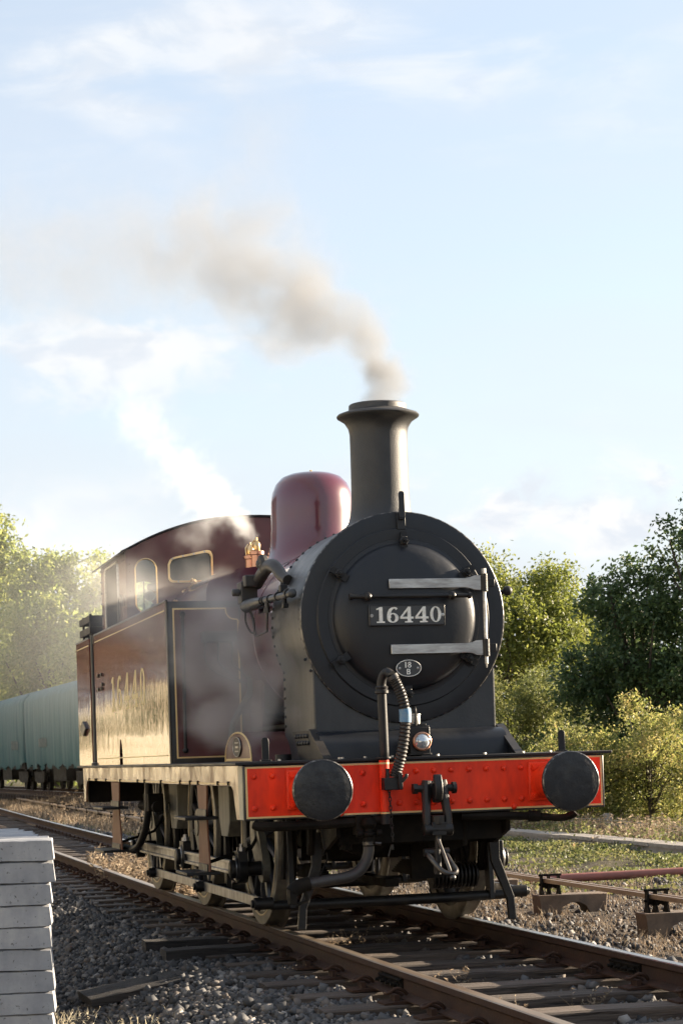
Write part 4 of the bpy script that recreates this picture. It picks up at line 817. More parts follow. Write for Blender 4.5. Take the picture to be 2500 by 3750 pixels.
# --- wheels
def make_wheel(s_):
    d = (s_,0,0)
    rim = MB().lathe((0,0,0),d,[(.545,-.125),(.625,-.125),(.625,-.005),(.60,.0),(.57,-.005),(.545,-.02)],48,close=True)
    wh = rim.build('wheel', M['oily'], LOCO)
    MB().lathe((0,0,0),d,[(.622,-.14),(.70,-.145),(.727,-.135),(.727,-.118),(.706,-.105),(WR+.004,-.09),(WR-.004,-.006),(WR-.01,0),(.628,.002),(.622,-.005)],64,close=True).build('tyre', [M['tyre']], wh, 30)
    MB().lathe((0,0,0),d,[(.612,.0),(.628,.003),(.624,.006),(.612,.004)],48,close=True).build('rim_line', M['cream_dark'], wh)
    MB().lathe((0,0,0),d,[(.16,-.13),(.17,-.11),(.16,.015),(.145,.03),(.085,.035),(.085,.045),(0,.045)],24).build('hub', M['wheelgrey'], wh)
    spm = MB().loft([[(s_*(-.04+.03*math.cos(t)),.032*math.sin(t)*k,r_) for t in np.linspace(0,2*PI,9)[:-1]] for r_,k in ((.13,1.15),(.3,.85),(.56,.8))],True,True).mesh('spoke', M['wheelspoke'])
    for k in range(14): inst('spoke', spm, wh, (0,0,0), (2*PI*k/14+.1,0,0))
    arc = [(.60*math.cos(t),.60*math.sin(t)) for t in np.linspace(R(50),R(130),14)]; arc += [(.42*math.cos(t),.42*math.sin(t)) for t in np.linspace(R(118),R(62),8)]
    MB().prism(arc,'yz',s_*-.10,s_*.012).build('balance_weight', M['wheelgrey'], wh, 20)
    # crank boss with slotted face
    cp = (-.22,-.25)
    bs = [(.15*math.cos(t), .15*math.sin(t)) for t in np.linspace(R(-35),R(135),9)]+[(cp[0]*1.0+.11*math.cos(t), cp[1]+.11*math.sin(t)) for t in np.linspace(R(145),R(315),9)]
    MB().prism(bs,'yz',s_*-.02,s_*.035).build('crank_boss', M['wheelgrey'], wh, 20)
    MB().cyl((s_*.03,cp[0],cp[1]),(s_*.27,cp[0],cp[1]),.055,n=16).build('crank_pin', M['oily'], wh)
    return wh
M['tyre'] = pmat('tyre_steel', (.16,.145,.115), .42, metal=.35, col2=(.09,.08,.065), nscale=9, r2=.5)
M['cream_dark'] = pmat('rim_line_paint', (.42,.32,.17), .5)
M['wheelspoke'] = pmat('spoke_paint', (.022,.024,.03), .28, col2=(.04,.042,.05), nscale=10)
W0 = {}
for s_ in (-1,1):
    for i, a in enumerate(AX):
        if i == 0: W0[s_] = make_wheel(s_); o = W0[s_]
        else: o = copy_tree(W0[s_], LOCO)
        o.location = (s_*.82, a, WR); 
for a in AX: LP('axle', MB().cyl((-.7,a,WR),(.7,a,WR),.09,n=16), 'grime')
# coupling rods (fluted) with bosses, brake rods outside
CPY, CPZ = -.22, .4485
for s_ in (-1,1):
    X = s_*1.0
    for a, b in ((AX[0],AX[1]),(AX[1],AX[2])):
        y0, y1 = a+CPY, b+CPY
        rd = MB().bb(min(X,X+s_*.012),max(X,X+s_*.012),y0+.1,y1-.1,CPZ-.05,CPZ+.05)
        for z0,z1 in ((.028,.052),(-.052,-.028)): rd.bb(min(X-s_*.008,X+s_*.034),max(X-s_*.008,X+s_*.034),y0+.1,y1-.1,CPZ+z0,CPZ+z1)
        LP('coupling_rod', rd, 'rodsteel', bevel=.003)
    for a in AX:
        y = a+CPY; e_ = LP('rod_boss', MB().lathe((X-s_*.035,y,CPZ),(s_,0,0),[(.105,0),(.108,.01),(.108,.07),(.10,.08),(.07,.08),(.07,.12),(.055,.13),(0,.13)],24).bb(min(X-s_*.03,X+s_*.04),max(X-s_*.03,X+s_*.04),y-.09,y+.09,CPZ,CPZ+.135), 'oily', bevel=.004)
        LP('oil_cup', MB().cyl((X,y,CPZ+.135),(X,y,CPZ+.165),.035,n=10).cyl((X,y,CPZ+.165),(X,y,CPZ+.19),.016,n=8), 'rodsteel', e_)
        LP('retaining_collar', MB().lathe((X+s_*.048,y,CPZ),(s_,0,0),[(.085,0),(.088,.004),(.085,.008)],20), 'rodsteel', e_)
    # brake pull rods on the outside, cross beams and caps
    BX = s_*.965
    by = [1.02, 3.42, 5.95]
    LP('brake_pull_rod', MB().bb(min(BX-.011,BX+.011),max(BX-.011,BX+.011),by[0]+.04,by[1]-.05,.185,.262).bb(min(BX-.011,BX+.011),max(BX-.011,BX+.011),by[1]+.05,by[2]+.3,.19,.262), 'rodsteel', bevel=.003)
    for y in by: LP('brake_beam_end', MB().cyl((s_*.90,y,.222),(s_*1.04,y,.222),.045,n=14).cyl((s_*1.04,y,.222),(s_*1.06,y,.222),.03,n=8).cyl((s_*1.0,y,.27),(s_*1.0,y,.17),.01,n=6), 'oily', bevel=.004)
for y in (1.02,3.42,5.95): LP('brake_beam', MB().tube([(-.92,y,.205),(-.5,y,.20),(.5,y,.20),(.92,y,.205)],[.034,.04,.04,.034],14), 'oily')
for s_ in (-1,1):
    for i, a in enumerate(AX):
        y = (1.02,3.42,5.95)[i]
        bh = LP('brake_hanger', MB().prism([(y+.02,1.05),(y+.12,1.05),(y+.10,.6),(y+.05,.18),(y-.05,.18),(y-.02,.6)],'yz',s_*.74,s_*.78), 'oily', bevel=.004)
        LP('brake_block', MB().prism([(a-.735*math.cos(t), WR+.735*math.sin(t)) for t in np.linspace(-.45,.25,9)]+[(a-.80*math.cos(t), WR+.80*math.sin(t)) for t in np.linspace(.2,-.4,7)],'yz',s_*.70,s_*.80), 'grime', bh, smooth=20)
    for y in (2.56,5.02):
        LP('sand_box', MB().prism([(y,1.09),(y+.44,1.09),(y+.44,.82),(y+.36,.655),(y+.10,.655),(y,.78)],'yz',s_*.68,s_*.90), 'panel', smooth=15, bevel=.006)
        LP('sand_pipe', MB().tube([(s_*.80,y+.2,.66),(s_*.78,y+.16,.45),(s_*.755,y-.02,.12)],.018,8,sub=3), 'grime')
# spring and axle guard dressing seen below the frames
lsp = MB()
for k in range(7): lsp.bb(.34,.44,1.84-.42+.05*k,1.84+.42-.05*k,.34+.016*k,.357+.016*k)
LP('leaf_spring', lsp, 'grime')
lo_ = LP('leaf_spring', MB().add(lsp.v, lsp.f), 'grime'); lo_.location = (-.78,0,0)
lsp = MB()
for k in range(12): lsp.lathe((.33+.03*k,1.12,.36),(1,0,0),[(.10,0),(.10,.012),(.06,.013),(.06,.03)],12)
LP('coil_spring', lsp, 'oily')
LP('brake_cylinder', MB().cyl((0,2.2,.45),(0,2.2,.8),.2,n=18).bb(-.05,.05,1.0,2.2,.30,.36), 'grime')
LP('drain_pipe', MB().tube([(-.75,.35,.85),(-.75,.37,.7),(-.74,.45,.6)],.03,8), 'grime'); LP('oil_pot', MB().cyl((-.52,.3,.82),(-.52,.3,.62),.045,n=12), 'grime'); LP('drain_pipe', MB().tube([(.32,.2,.85),(.32,.22,.62)],.02,8), 'grime')
# guard irons
for s_ in (-1,1):
    P = [(s_*.62,.86),(s_*.70,.86),(s_*.70,.50),(s_*.80,.22),(s_*.815,.05),(s_*.755,.05),(s_*.745,.20),(s_*.635,.47),(s_*.62,.6)]
    LP('guard_iron', MB().prism(P,'xz',.585,.625), 'oily', smooth=0, bevel=.006)
LP('cylinder_cock', MB().bb(-.66,-.52,.55,.60,.74,.83), 'panel', bevel=.004)
# steps
def step(y0, y1, sides=(-1,1)):
    yc = (y0+y1)/2; hw = (y1-y0)/2
    for s_ in sides:
        pl = LP('step_plate', MB().prism([(yc-hw*.9,1.09),(yc+hw*.9,1.09),(yc+hw*.72,.9),(yc+hw*.75,.75),(yc+hw*1.0,.50),(yc+hw*1.05,.435),(yc-hw*1.05,.435),(yc-hw*1.0,.50),(yc-hw*.75,.75),(yc-hw*.72,.9)],'yz',s_*1.262,s_*1.276), 'step', smooth=0, bevel=.003)
        for z in (.845,.435):
            LP('tread', MB().bb(min(s_*1.20,s_*1.45),max(s_*1.20,s_*1.45),yc-hw*1.1,yc+hw*1.1,z-.012,z+.012).bb(min(s_*1.276,s_*1.285),max(s_*1.276,s_*1.285),yc-hw*.85,yc+hw*.85,z,z+.065), 'oily', pl, bevel=.003)
        LP('step_stay', MB().tube([(s_*.64,yc+.1,1.0),(s_*.9,yc+.05,.6),(s_*1.26,yc,.5)],.014,8), 'grime', pl)
step(1.46,1.90,(-1,)); step(6.06,6.67)
LP('injector_pipe', MB().tube([(-1.20,6.35,.46),(-1.18,6.0,.45),(-1.15,5.75,.50),(-1.12,5.55,.65),(-1.1,5.45,.85),(-1.1,5.42,1.1)],.035,12,sub=4), 'oily')
LP('injector', MB().cyl((-1.05,5.2,.86),(-1.05,6.1,.86),.05,n=12).bb(-1.12,-.98,5.3,5.6,.82,.98), 'grime')
LP('rear_dragbox', MB().bb(-1.25,1.25,8.55,8.70,.86,1.23).bb(-.6,.6,7.2,8.5,.55,1.0), 'grime')

# ================================================================== OIL LAMP
lamp = tag(empty('oil_lamp', (-.03,.09,1.268)), 'black oil headlamp with round glass lens and copper rim on the footplate', 'lamp')
def TP(root, name, mb, mat, parent=None, smooth=35, bevel=0):
    o = mb.build(name, M[mat], parent or root, smooth, bevel); return o
TP(lamp,'lamp_body', MB().bb(-.078,.066,-.065,.075,0,.19).bb(-.085,.073,-.072,.082,-.004,.008), 'oily', bevel=.004)
TP(lamp,'top_plate', MB().bb(-.074,.062,-.062,.072,.188,.197).bb(-.055,.045,-.05,.06,.197,.212), 'oily', bevel=.002)
TP(lamp,'lamp_chimney', MB().lathe((-.028,.005,.21),(0,0,1),[(.043,0),(.046,.006),(.046,.06),(.050,.064),(.050,.072),(0,.074)],24), 'steel')
TP(lamp,'carrying_handle', MB().tube([(-.028,-.052,.20),(-.028,-.055,.29),(-.028,-.05,.318),(-.028,-.03,.33),(-.028,.03,.33),(-.028,.055,.315),(-.028,.058,.27)],.0065,8,sub=3), 'oily')
rim = TP(lamp,'lens_rim', MB().lathe((.002,-.065,.09),(0,-1,0),[(.062,0),(.066,.004),(.066,.028),(.060,.033),(.056,.028)],32), 'copper')
TP(lamp,'lens', MB().lathe((.002,-.065,.09),(0,-1,0),[(.057,.02),(.05,.032),(.035,.043),(.018,.049),(0,.051)],32), 'lens', rim, 60)
TP(lamp,'lamp_bracket', MB().bb(-.095,-.078,-.03,.03,.02,.10).bb(-.10,-.095,-.05,.05,.01,.16), 'oily')

# ================================================================== DRIVER
def person():
    root = tag(empty('person', (-.80,6.25,1.42)), 'person in dark jacket and cap standing inside the locomotive cab', 'person')
    J = dict(pelvis=(0,0,.80,.15), waist=(0,-.02,1.0,.14), chest=(0,-.05,1.2,.16), neck=(-.01,-.07,1.335,.06), head0=(-.02,-.08,1.40,.075), 
             shL=(-.17,-.05,1.25,.075), elL=(-.25,-.12,1.0,.05), wrL=(-.12,-.33,.98,.035), haL=(-.06,-.40,1.0,.04),
             shR=(.17,-.04,1.25,.075), elR=(.25,0,1.0,.05), wrR=(.22,-.2,.86,.035), haR=(.2,-.27,.85,.04),
             hipL=(-.10,0,.74,.10), knL=(-.11,-.02,.42,.065), anL=(-.11,.02,.07,.045), toL=(-.12,-.14,.03,.04), hipR=(.10,0,.74,.10), knR=(.11,-.01,.42,.065), anR=(.11,.03,.07,.045), toR=(.12,-.13,.03,.04))
    E = [('pelvis','waist'),('waist','chest'),('chest','neck'),('neck','head0'),('chest','shL'),('shL','elL'),('elL','wrL'),('wrL','haL'),('chest','shR'),('shR','elR'),('elR','wrR'),('wrR','haR'),('pelvis','hipL'),('hipL','knL'),('knL','anL'),('anL','toL'),('pelvis','hipR'),('hipR','knR'),('knR','anR'),('anR','toR')]
    k = list(J); me = bpy.data.meshes.new('body'); me.from_pydata([J[a][:3] for a in k], [(k.index(a),k.index(b)) for a,b in E], []); me.materials.append(M['coat'])
    o = bpy.data.objects.new('body', me); COL.objects.link(o); o.parent = root
    sk = o.modifiers.new('skin','SKIN'); 
    if not me.skin_vertices: bm = bmesh.new(); bm.from_mesh(me); bm.verts.layers.skin.verify(); bm.to_mesh(me); bm.free()
    for i, a in enumerate(k): r_ = J[a][3]; me.skin_vertices[0].data[i].radius = (r_, r_)
    me.skin_vertices[0].data[0].use_root = True
    o.modifiers.new('sub','SUBSURF').levels = 2; o.modifiers['sub'].render_levels = 2
    hd = MB().ball((-.03,-.09,1.46),.088,20,14,(.86,1.0,1.22)).ball((-.045,-.178,1.45),.018,8,6,(1,1.2,1.3)).ball((-.03,-.15,1.385),.03,8,6).ball((.045,-.08,1.455),.02,8,6,(.5,1,1.4)).ball((-.105,-.08,1.455),.02,8,6,(.5,1,1.4))
    hd.build('head', M['skin'], root)
    MB().lathe((-.03,-.085,1.50),(0,0,1),[(.094,0),(.10,.02),(.105,.045),(.095,.065),(.05,.075),(0,.077)],20).prism(ell(-.035,-.17,.065,.05,16),'xy',1.497,1.507).build('cap', M['coat'], root)
person()

# ================================================================== WAGONS
def wagon(name, y0, y1, label):
    root = tag(empty(name, (float(curve2((y0+y1)/2)),(y0+y1)/2,.27), R(2.12)), label, 'wagon', 'tarpaulin covered wagons behind the locomotive')
    L = (y1-y0)/2-.25; secs = []; ny_ = 90
    for i in range(ny_+1):
        y = -L+2*L*i/ny_; fold = .035*math.sin(i*1.9)+.03*math.sin(i*.83+1)+.02*math.sin(i*4.1); e = min(i,ny_-i); tk = .0 if e > 2 else -.10*(2-e)/2
        bot = .93+.06*math.sin(i*.5)+.07*math.sin(i*1.31+2)+(.12 if e < 2 else 0)
        S = []
        for s_ in (-1,1):
            side = [(1.30+fold+tk,bot),(1.32+fold*.8+tk,1.4),(1.33+fold*.5+tk,2.2),(1.33+fold*.25+tk,3.0),(1.31+tk,3.45),(1.24+tk,3.62)]
            top = [(1.0,3.79),(.62,3.93),(.3,3.99),(0,4.02+.015*math.sin(i*1.1))]
            q = [(s_*a,y,b+.02*math.sin(i*.7)*(b > 3.5)) for a,b in side+top]
            S += q if s_ < 0 else q[::-1][1:]
        secs.append(S)
    mb = MB(); n = len(secs[0]); mb.loft(secs, False)
    mb.f += [tuple(range(n)), tuple(ny_*n+k for k in range(n))]; mb.mi += [0,0]
    tp = TP(root,'tarpaulin', mb, 'tarp', smooth=50)
    # stencilled patch of faded dark lettering, too worn to read
    mk = MB(); yy = 2.5 if y0 < 60 else -4.5
    for k in range(24):
        if k in (6,13,17): continue
        h0 = random.uniform(0,.08); mk.bb(-1.385,-1.37,yy-k*.085,yy-k*.085-.04,1.62+h0,2.02-random.uniform(0,.08))
    TP(root,'faded_stencil', mk, 'stencil', tp, 0)
    TP(root,'underframe', MB().bb(-1.2,1.2,-L-.05,L+.05,.85,1.10).bb(-.3,.3,-L,L,.55,.85).bb(-1.0,1.0,-1.5,1.5,.4,.85), 'grime')
    for yb in (-L+1.9,L-1.9):
        for s_ in (-1,1):
            TP(root,'bogie_side', MB().prism([(yb-1.4,.75),(yb+1.4,.75),(yb+1.3,.38),(yb+.5,.30),(yb-.5,.30),(yb-1.3,.38)],'yz',s_*.95,s_*1.02), 'grime', bevel=.01)
            for q in (-.9,.9): TP(root,'wheel', MB().lathe((s_*.68,yb+q,.45),(s_,0,0),[(.47,-.02),(.47,.0),(.45,.01),(.45,.12),(.36,.125),(.34,.1),(.12,.1),(.12,.16),(0,.16)],28), 'grime')
    for s_ in (-1,1):
        for e in (-1,1): TP(root,'buffer', MB().lathe((s_*.86,e*(L+.05),1.0),(0,e,0),[(.11,0),(.09,.18),(.06,.18),(.06,.32),(.2,.33),(.2,.36),(0,.37)],16), 'grime')
    return root
M['stencil'] = pmat('faded_stencil', (.07,.10,.10), .7, col2=(.12,.17,.16), nscale=14, stretch=(1,1,.2))
wagon('covered_wagon', 55.6, 70.2, 'green tarpaulin covered wagon nearest the locomotive bunker')
wagon('covered_wagon.001', 70.5, 85.2, 'green tarpaulin covered wagon at the left edge, farther away')

# ================================================================== CONCRETE STACK (left foreground)
STK = Vector((-2.695,-1.02)); TOPZ = .828; CH = .1335
trm = []
def conc_mesh(seed, Lx=1.0, Wd=.34, H=CH):
    r = random.Random(seed); mb = MB(); j = lambda: r.uniform(-.003,.003)
    # inverted trough section: slightly tapered block, wider at the foot
    n = 22; secs = []
    for i in range(n+1):
        x = -Lx+Lx*i/n; e = .004 if i in (0,n) else 0; tp_ = .010 if i == n else 0; ch = r.choice((0,0,0,0,0,0,.003,.007)) if i < n else r.uniform(.003,.012); cb = r.choice((0,0,0,0,.002,.004))
        secs.append([(x,0+j()+cb*.6,0+e+cb),(x+0,Wd,0+e),(x-tp_,Wd-.012,H-.010),(x-tp_-.004,Wd-.02,H-.004),(x-tp_-.004,.02+ch,H-.004+j()*.4-ch*.3),(x-tp_,.006+j()+ch*.3,H-.010-ch)])
    mb.loft(secs, True, True); return mb.mesh('concrete_block', M['concrete'], 30)
CM = [conc_mesh(k) for k in range(4)]
ords = ['topmost','second','third','fourth','fifth','sixth','seventh','eighth','ninth','tenth']
for k in range(10):
    z = TOPZ-CH*(k+1); dx = [0,.005,-.018,-.026,-.03,-.028,-.02,-.022,-.03,-.045][k]
    o = inst('concrete_block', CM[k%4], None, (STK.x+dx, STK.y+random.uniform(-.004,.004), z), (0,random.uniform(-.004,.004),R(-7.4)+random.uniform(-.012,.012)))
    lab = 'pale concrete block at the front of the stack, topmost course' if k == 0 else 'pale concrete block at the front of the stack, %s course from the top' % ords[k]
    tag(o, lab, 'block', 'stacked concrete blocks')
rows = ['second','third','fourth','fifth','sixth','seventh']
for q in range(1,7):
    c_, s2 = math.cos(R(-7.4)), math.sin(R(-7.4)); d = .37*q; shift = -.045*q+.02*math.sin(q*2)
    for k in range(2 if q < 6 else 2):
        o = inst('concrete_block', CM[(q+k)%4], None, (STK.x-s2*d+c_*shift-.01*k, STK.y+c_*d+s2*shift, TOPZ-CH*(k+1)), (0,0,R(-7.4)+random.uniform(-.02,.02)))
        tag(o, 'pale concrete block in the %s row back, %s layer of the stack' % (rows[q-1], 'top' if k == 0 else 'second'), 'block', 'stacked concrete blocks')
pl = MB().bb(-1.0,0.0,.38,2.58,-.62-0,TOPZ-CH*2-.003); po = pl.build('block_pile', M['concrete']); po.location = (STK.x-.16,STK.y,0); po.rotation_euler = (0,0,R(-3))
tag(po, 'lower hidden courses of pale concrete blocks behind the front column', 'block')

# ================================================================== TIMBERS
def timber(x, y, z, L, W, H, rz, label, tilt=0):
    mb = MB(); secs = []; n = 8
    for i in range(n+1):
        t = -L/2+L*i/n; w1 = W/2+random.uniform(-.006,.006); h1 = H+random.uniform(-.004,.004)
        secs.append([(t,-w1,0),(t,w1,0),(t,w1,h1*.9),(t,w1*.94,h1),(t,-w1*.94,h1),(t,-w1,h1*.9)])
    mb.loft(secs, True, True); o = mb.build('timber_plank', M['plank']); o.location = (x,y,z); o.rotation_euler = (0,tilt,rz); tag(o, label, 'timber', 'loose timbers beside the track'); return o
timber(-1.95,.75,-.335,.74,.62,.06,.03,'wide flat dark board lying on the ballast near the concrete blocks', -.15)
timber(-1.28,2.62,-.30,.66,.24,.16,-.02,'short dark timber butted against the sleeper ends, farther one')
timber(-1.22,1.80,-.30,.74,.24,.16,.03,'short dark timber butted against the sleeper ends, nearer one')

# ================================================================== POINT RODDING, PIPE, TROUGH, FENCE (right)
def rod_x(y): return 2.86+.00018*np.maximum(y,0)**2
M['rodbrown'] = pmat('rod_rust', (.30,.23,.17), .42, metal=.5, col2=(.20,.14,.10), nscale=6, stretch=(1,.3,1))
rodding = tag(empty('point_rodding', (2.86,0,-.05)), 'pair of long square steel point rods running beside the track', 'rodding')
for dx in (-.04,.045):
    mb = MB(); ysx = [-4,0,4,8,12,18,24,32,40,50,60,70]
    mb.loft([[(float(rod_x(y))-2.86+dx+a,y,.05+b) for a,b in ((-.020,-.035),(.020,-.035),(.020,.004),(-.020,.004))] for y in ysx], True, True)
    TP(rodding,'rod', mb, 'rodbrown', smooth=0)
ordn = ['nearest','second','third','fourth','fifth','sixth','seventh','eighth','ninth','tenth','eleventh','twelfth','thirteenth','fourteenth','fifteenth','sixteenth','seventeenth','eighteenth','nineteenth','twentieth']
def make_stool():
    root = empty('rodding_stool')
    mb = MB().prism([(-.12,-.14),(.06,-.14),(.10,-.05),(.18,-.01),(.26,-.01),(.34,-.05),(.38,-.14),(.54,-.14),(.56,.07),(-.14,.07)],'xz',-.13,.13)
    TP(root,'concrete_base', mb, 'oldconcrete', smooth=20, bevel=.008)
    for x in (-.075,0,.10): 
        TP(root,'roller_frame', MB().prism([(-.07,.07),(.07,.07),(.035,.13),(.03,.27),(-.03,.27),(-.035,.13)],'yz',x-.008,x+.008), 'grime', smooth=0)
    rl = MB()
    for x in (-.045,.05): rl.lathe((x-.03,0,.17),(1,0,0),[(.045,0),(.045,.008),(.033,.012),(.033,.042),(.045,.046),(.045,.056)],16)
    rl.cyl((-.10,0,.17),(.13,0,.17),.012,n=8); TP(root,'roller', rl, 'grime'); TP(root,'roller_pin', MB().cyl((-.10,0,.262),(.13,0,.262),.012,n=8), 'grime')
    return root
st0 = make_stool()
for k in range(20):
    y = 2.95+2.72*k; o = st0 if k == 0 else copy_tree(st0)
    gz = float(ground_z(rod_x(y),y)); o.location = (float(rod_x(y)), y, -.225); o.rotation_euler = (0,0,-.05+random.uniform(-.04,.04))
    tag(o, ('brown concrete rodding stool with rollers nearest the camera on the right' if k == 0 else '%s brown concrete rodding stool with rollers counted from the right edge' % ordn[k]), 'rodding stool', 'stools carrying the point rods')
pp = MB(); pts = [(4.05,9.80,-.27),(4.8,9.72,-.265),(6.0,9.62,-.25),(7.2,9.5,-.23),(8.6,9.3,-.22)]
secs = []
pv = spline([Vector(p) for p in pts],4)
pp.tube(pv,.052,16); pp.f = [f for f in pp.f if len(f) == 4]; pp.mi = [0]*len(pp.f)
pipe = pp.build('drain_pipe', M['pipe']); sol = pipe.modifiers.new('wall','SOLIDIFY'); sol.thickness = .006
tag(pipe, 'orange red plastic drain pipe lying open ended across the grass', 'pipe')
# cable trough: separate lids
tr = tag(empty('cable_trough', (8.2,10,-.33)), 'low concrete cable trough with flat lids running through the grass', 'trough')
lidm = MB().bb(-.21,.21,-.49,.49,0,.055).mesh('lid', M['trough'], 0)
def trough_x(y): return 8.15+.010*(y-15)*.5
for k in range(34):
    y = 9.0+k*1.0; o = inst('lid', lidm, tr, (float(trough_x(y))-8.2+random.uniform(-.012,.012), y-10, .10+random.uniform(-.006,.006)), (random.uniform(-.01,.01),random.uniform(-.01,.01),random.uniform(-.02,.02)))
TP(tr,'trough_channel', MB().loft([[(float(trough_x(y))-8.2+a,y-10,b) for a,b in ((-.18,-.1),(.18,-.1),(.18,.094),(-.18,.094))] for y in (8.5,20,32,43)],True,True), 'trough', smooth=0)
fn = tag(empty('wire_fence', (9.9,22.2,-.34)), 'low wire fence with a square concrete post in front of the yellow bush', 'fence')
TP(fn,'post', MB().bb(-.065,.065,-.065,.065,-.1,.40).bb(-.30,-.075,-.03,.03,.17,.25), 'trough', bevel=.012)
TP(fn,'post', MB().bb(-.45,-.32,11.9,12.03,-.1,.55), 'trough', bevel=.012)
TP(fn,'post', MB().bb(-.25,-.12,-12.0,-11.87,-.1,.42), 'trough', bevel=.012)
for k,(z0,dz) in enumerate(((.20,.10),(.24,.12),(.29,.15),(.17,.05))):
    P = [(-.38+.02*k,11.9,.40-.05*k)]+[(-.2-.10*math.sin(t*1.1)*.3, 11.9*(1-t), z0+.2*(1-t)*.6-dz*math.sin(PI*t)*.35) for t in (.25,.5,.75)]+[(-.09,0,z0)]
    P += [(-.09-.05*t, -11.9*t, z0-dz*math.sin(PI*t)*.4) for t in (.25,.5,.75,1)]
    TP(fn,'wire', MB().tube(P,.0075,6,sub=4), 'wire')

# ================================================================== VEGETATION
def leafcloud(C, Rr, per, leaf, flat=.0):
    """clusters at C (n,3) with radius Rr -> leaf centres"""
    n = len(C); P = np.repeat(C,per,0)+rng.normal(size=(n*per,3))*np.repeat(Rr,per)[:,None]*np.array([.55,.55,.5]); return P
def crown_points(ells, per_ell, inner=.35):
    out = []
    for (x,y,z,rx,ry,rz), n in zip(ells, per_ell):
        d = unit(n); r = rng.uniform(inner,1.0,n)**.6; bump = 1+.38*np.sin(d[:,0]*5+x)*np.sin(d[:,1]*4+y)*np.cos(d[:,2]*6+z)+.12*np.sin(d[:,2]*11+x*3)*np.sin(d[:,0]*9); out.append(np.stack([x+d[:,0]*rx*r*bump, y+d[:,1]*ry*r*bump, z+d[:,2]*rz*r*bump],1))
    return np.concatenate(out)
def leaves(name, P, leaf, mat, parent, aspect=.5, droop=0.0):
    n = len(P); a = unit(n); a[:,2] -= droop; a /= np.linalg.norm(a,axis=1,keepdims=True); b = np.cross(a,unit(n)); b /= np.maximum(np.linalg.norm(b,axis=1,keepdims=True),1e-6)
    s = (leaf*rng.uniform(.6,1.3,n))[:,None]; return quads(name, P.astype(np.float32), a*s, b*s*aspect, M[mat], parent)
def tree(name, base, ells, nclus, per, leaf, mat, label, cat='tree', group=None, trunk=.16, aspect=.5, droop=0., crad=.28, inner=.35, limbs=16, part='crown'):
    root = tag(empty(name, base), label, cat, group)
    vol = np.array([e[3]*e[4]*e[5] for e in ells]); cnt = np.maximum(8,(nclus*vol**.67/np.sum(vol**.67)).astype(int))
    C = crown_points(ells, cnt, inner); C = C[C[:,2] > .05]
    P = leafcloud(C, rng.uniform(.6,1.4,len(C))*crad, per, leaf); P = P[P[:,2] > .0]
    leaves(part, P, leaf, mat, root, aspect, droop)
    zt = max(e[2] for e in ells); mb = MB()
    hub = [Vector((0,0,-.3)), Vector((.06*trunk,0,zt*.2)), Vector((.3*trunk,.2*trunk,zt*.5)), Vector((ells[0][0]*.5,ells[0][1]*.5,zt*.8))]
    mb.tube(spline(hub,4),[trunk,trunk*.8,trunk*.6,trunk*.3],9)
    for i in range(limbs):
        c = Vector(C[rng.integers(len(C))]); t = rng.uniform(.15,.75); s0 = Vector((.2*trunk,.1*trunk,zt*.8*t)); m_ = s0.lerp(c,.5)+Vector((0,0,rng.uniform(-.1,.25)*zt*.15))
        mb.tube(spline([s0,m_,c],4),[trunk*.5,trunk*.3,trunk*.10],6)
    mb.build('trunk', M['bark'], root); return root
def E_(n, rx, ry, rz, cz, spread, size, seed):
    r = random.Random(seed); out = [(0,0,cz,rx*.7,ry*.7,rz*.75)]
    for i in range(n):
        a = r.uniform(0,2*PI); h = r.uniform(-1,1); q = math.sqrt(max(0,1-h*h))*r.uniform(.55,1)
        s = size*r.uniform(.7,1.3); out.append((rx*q*math.cos(a)*spread, ry*q*math.sin(a)*spread, cz+rz*h*spread, s, s, s*.9))
    return out
GZ0 = -.35
# right: sunlit tree behind the smokebox
tree('broadleaf_tree',(15.6,44.5,GZ0), E_(22,3.1,2.6,3.0,4.3,.86,.85,1), 900, 75, .058,'leaf_green','sunlit mid green tree directly behind the smokebox on the right', crad=.34, trunk=.16)
tree('broadleaf_tree',(21.8,50.5,GZ0), E_(14,2.4,2.4,2.4,3.5,.78,1.0,5), 360, 55, .095,'leaf_dark','dark green tree in the gap left of the tall oak', crad=.36)
tree('oak_tree',(13.4,29.4,GZ0), E_(20,1.35,1.4,2.45,3.15,.95,.50,2), 520, 50, .058,'leaf_dark','dark oak with jagged top standing left of the tallest oak', group='oaks at the right edge', crad=.24, trunk=.13, limbs=26)
tree('oak_tree',(15.2,28.0,GZ0), E_(26,1.9,1.9,3.1,3.9,.92,.60,3), 720, 50, .058,'leaf_dark','tallest dark oak at the right edge of the picture', group='oaks at the right edge', crad=.26, trunk=.17, limbs=30)
tree('oak_tree',(18.6,31.5,GZ0), E_(14,2.0,2.0,2.6,3.9,.8,.9,9), 300, 50, .075,'leaf_dark','dark oak behind the others, mostly hidden at the right edge', group='oaks at the right edge', crad=.32, trunk=.17)
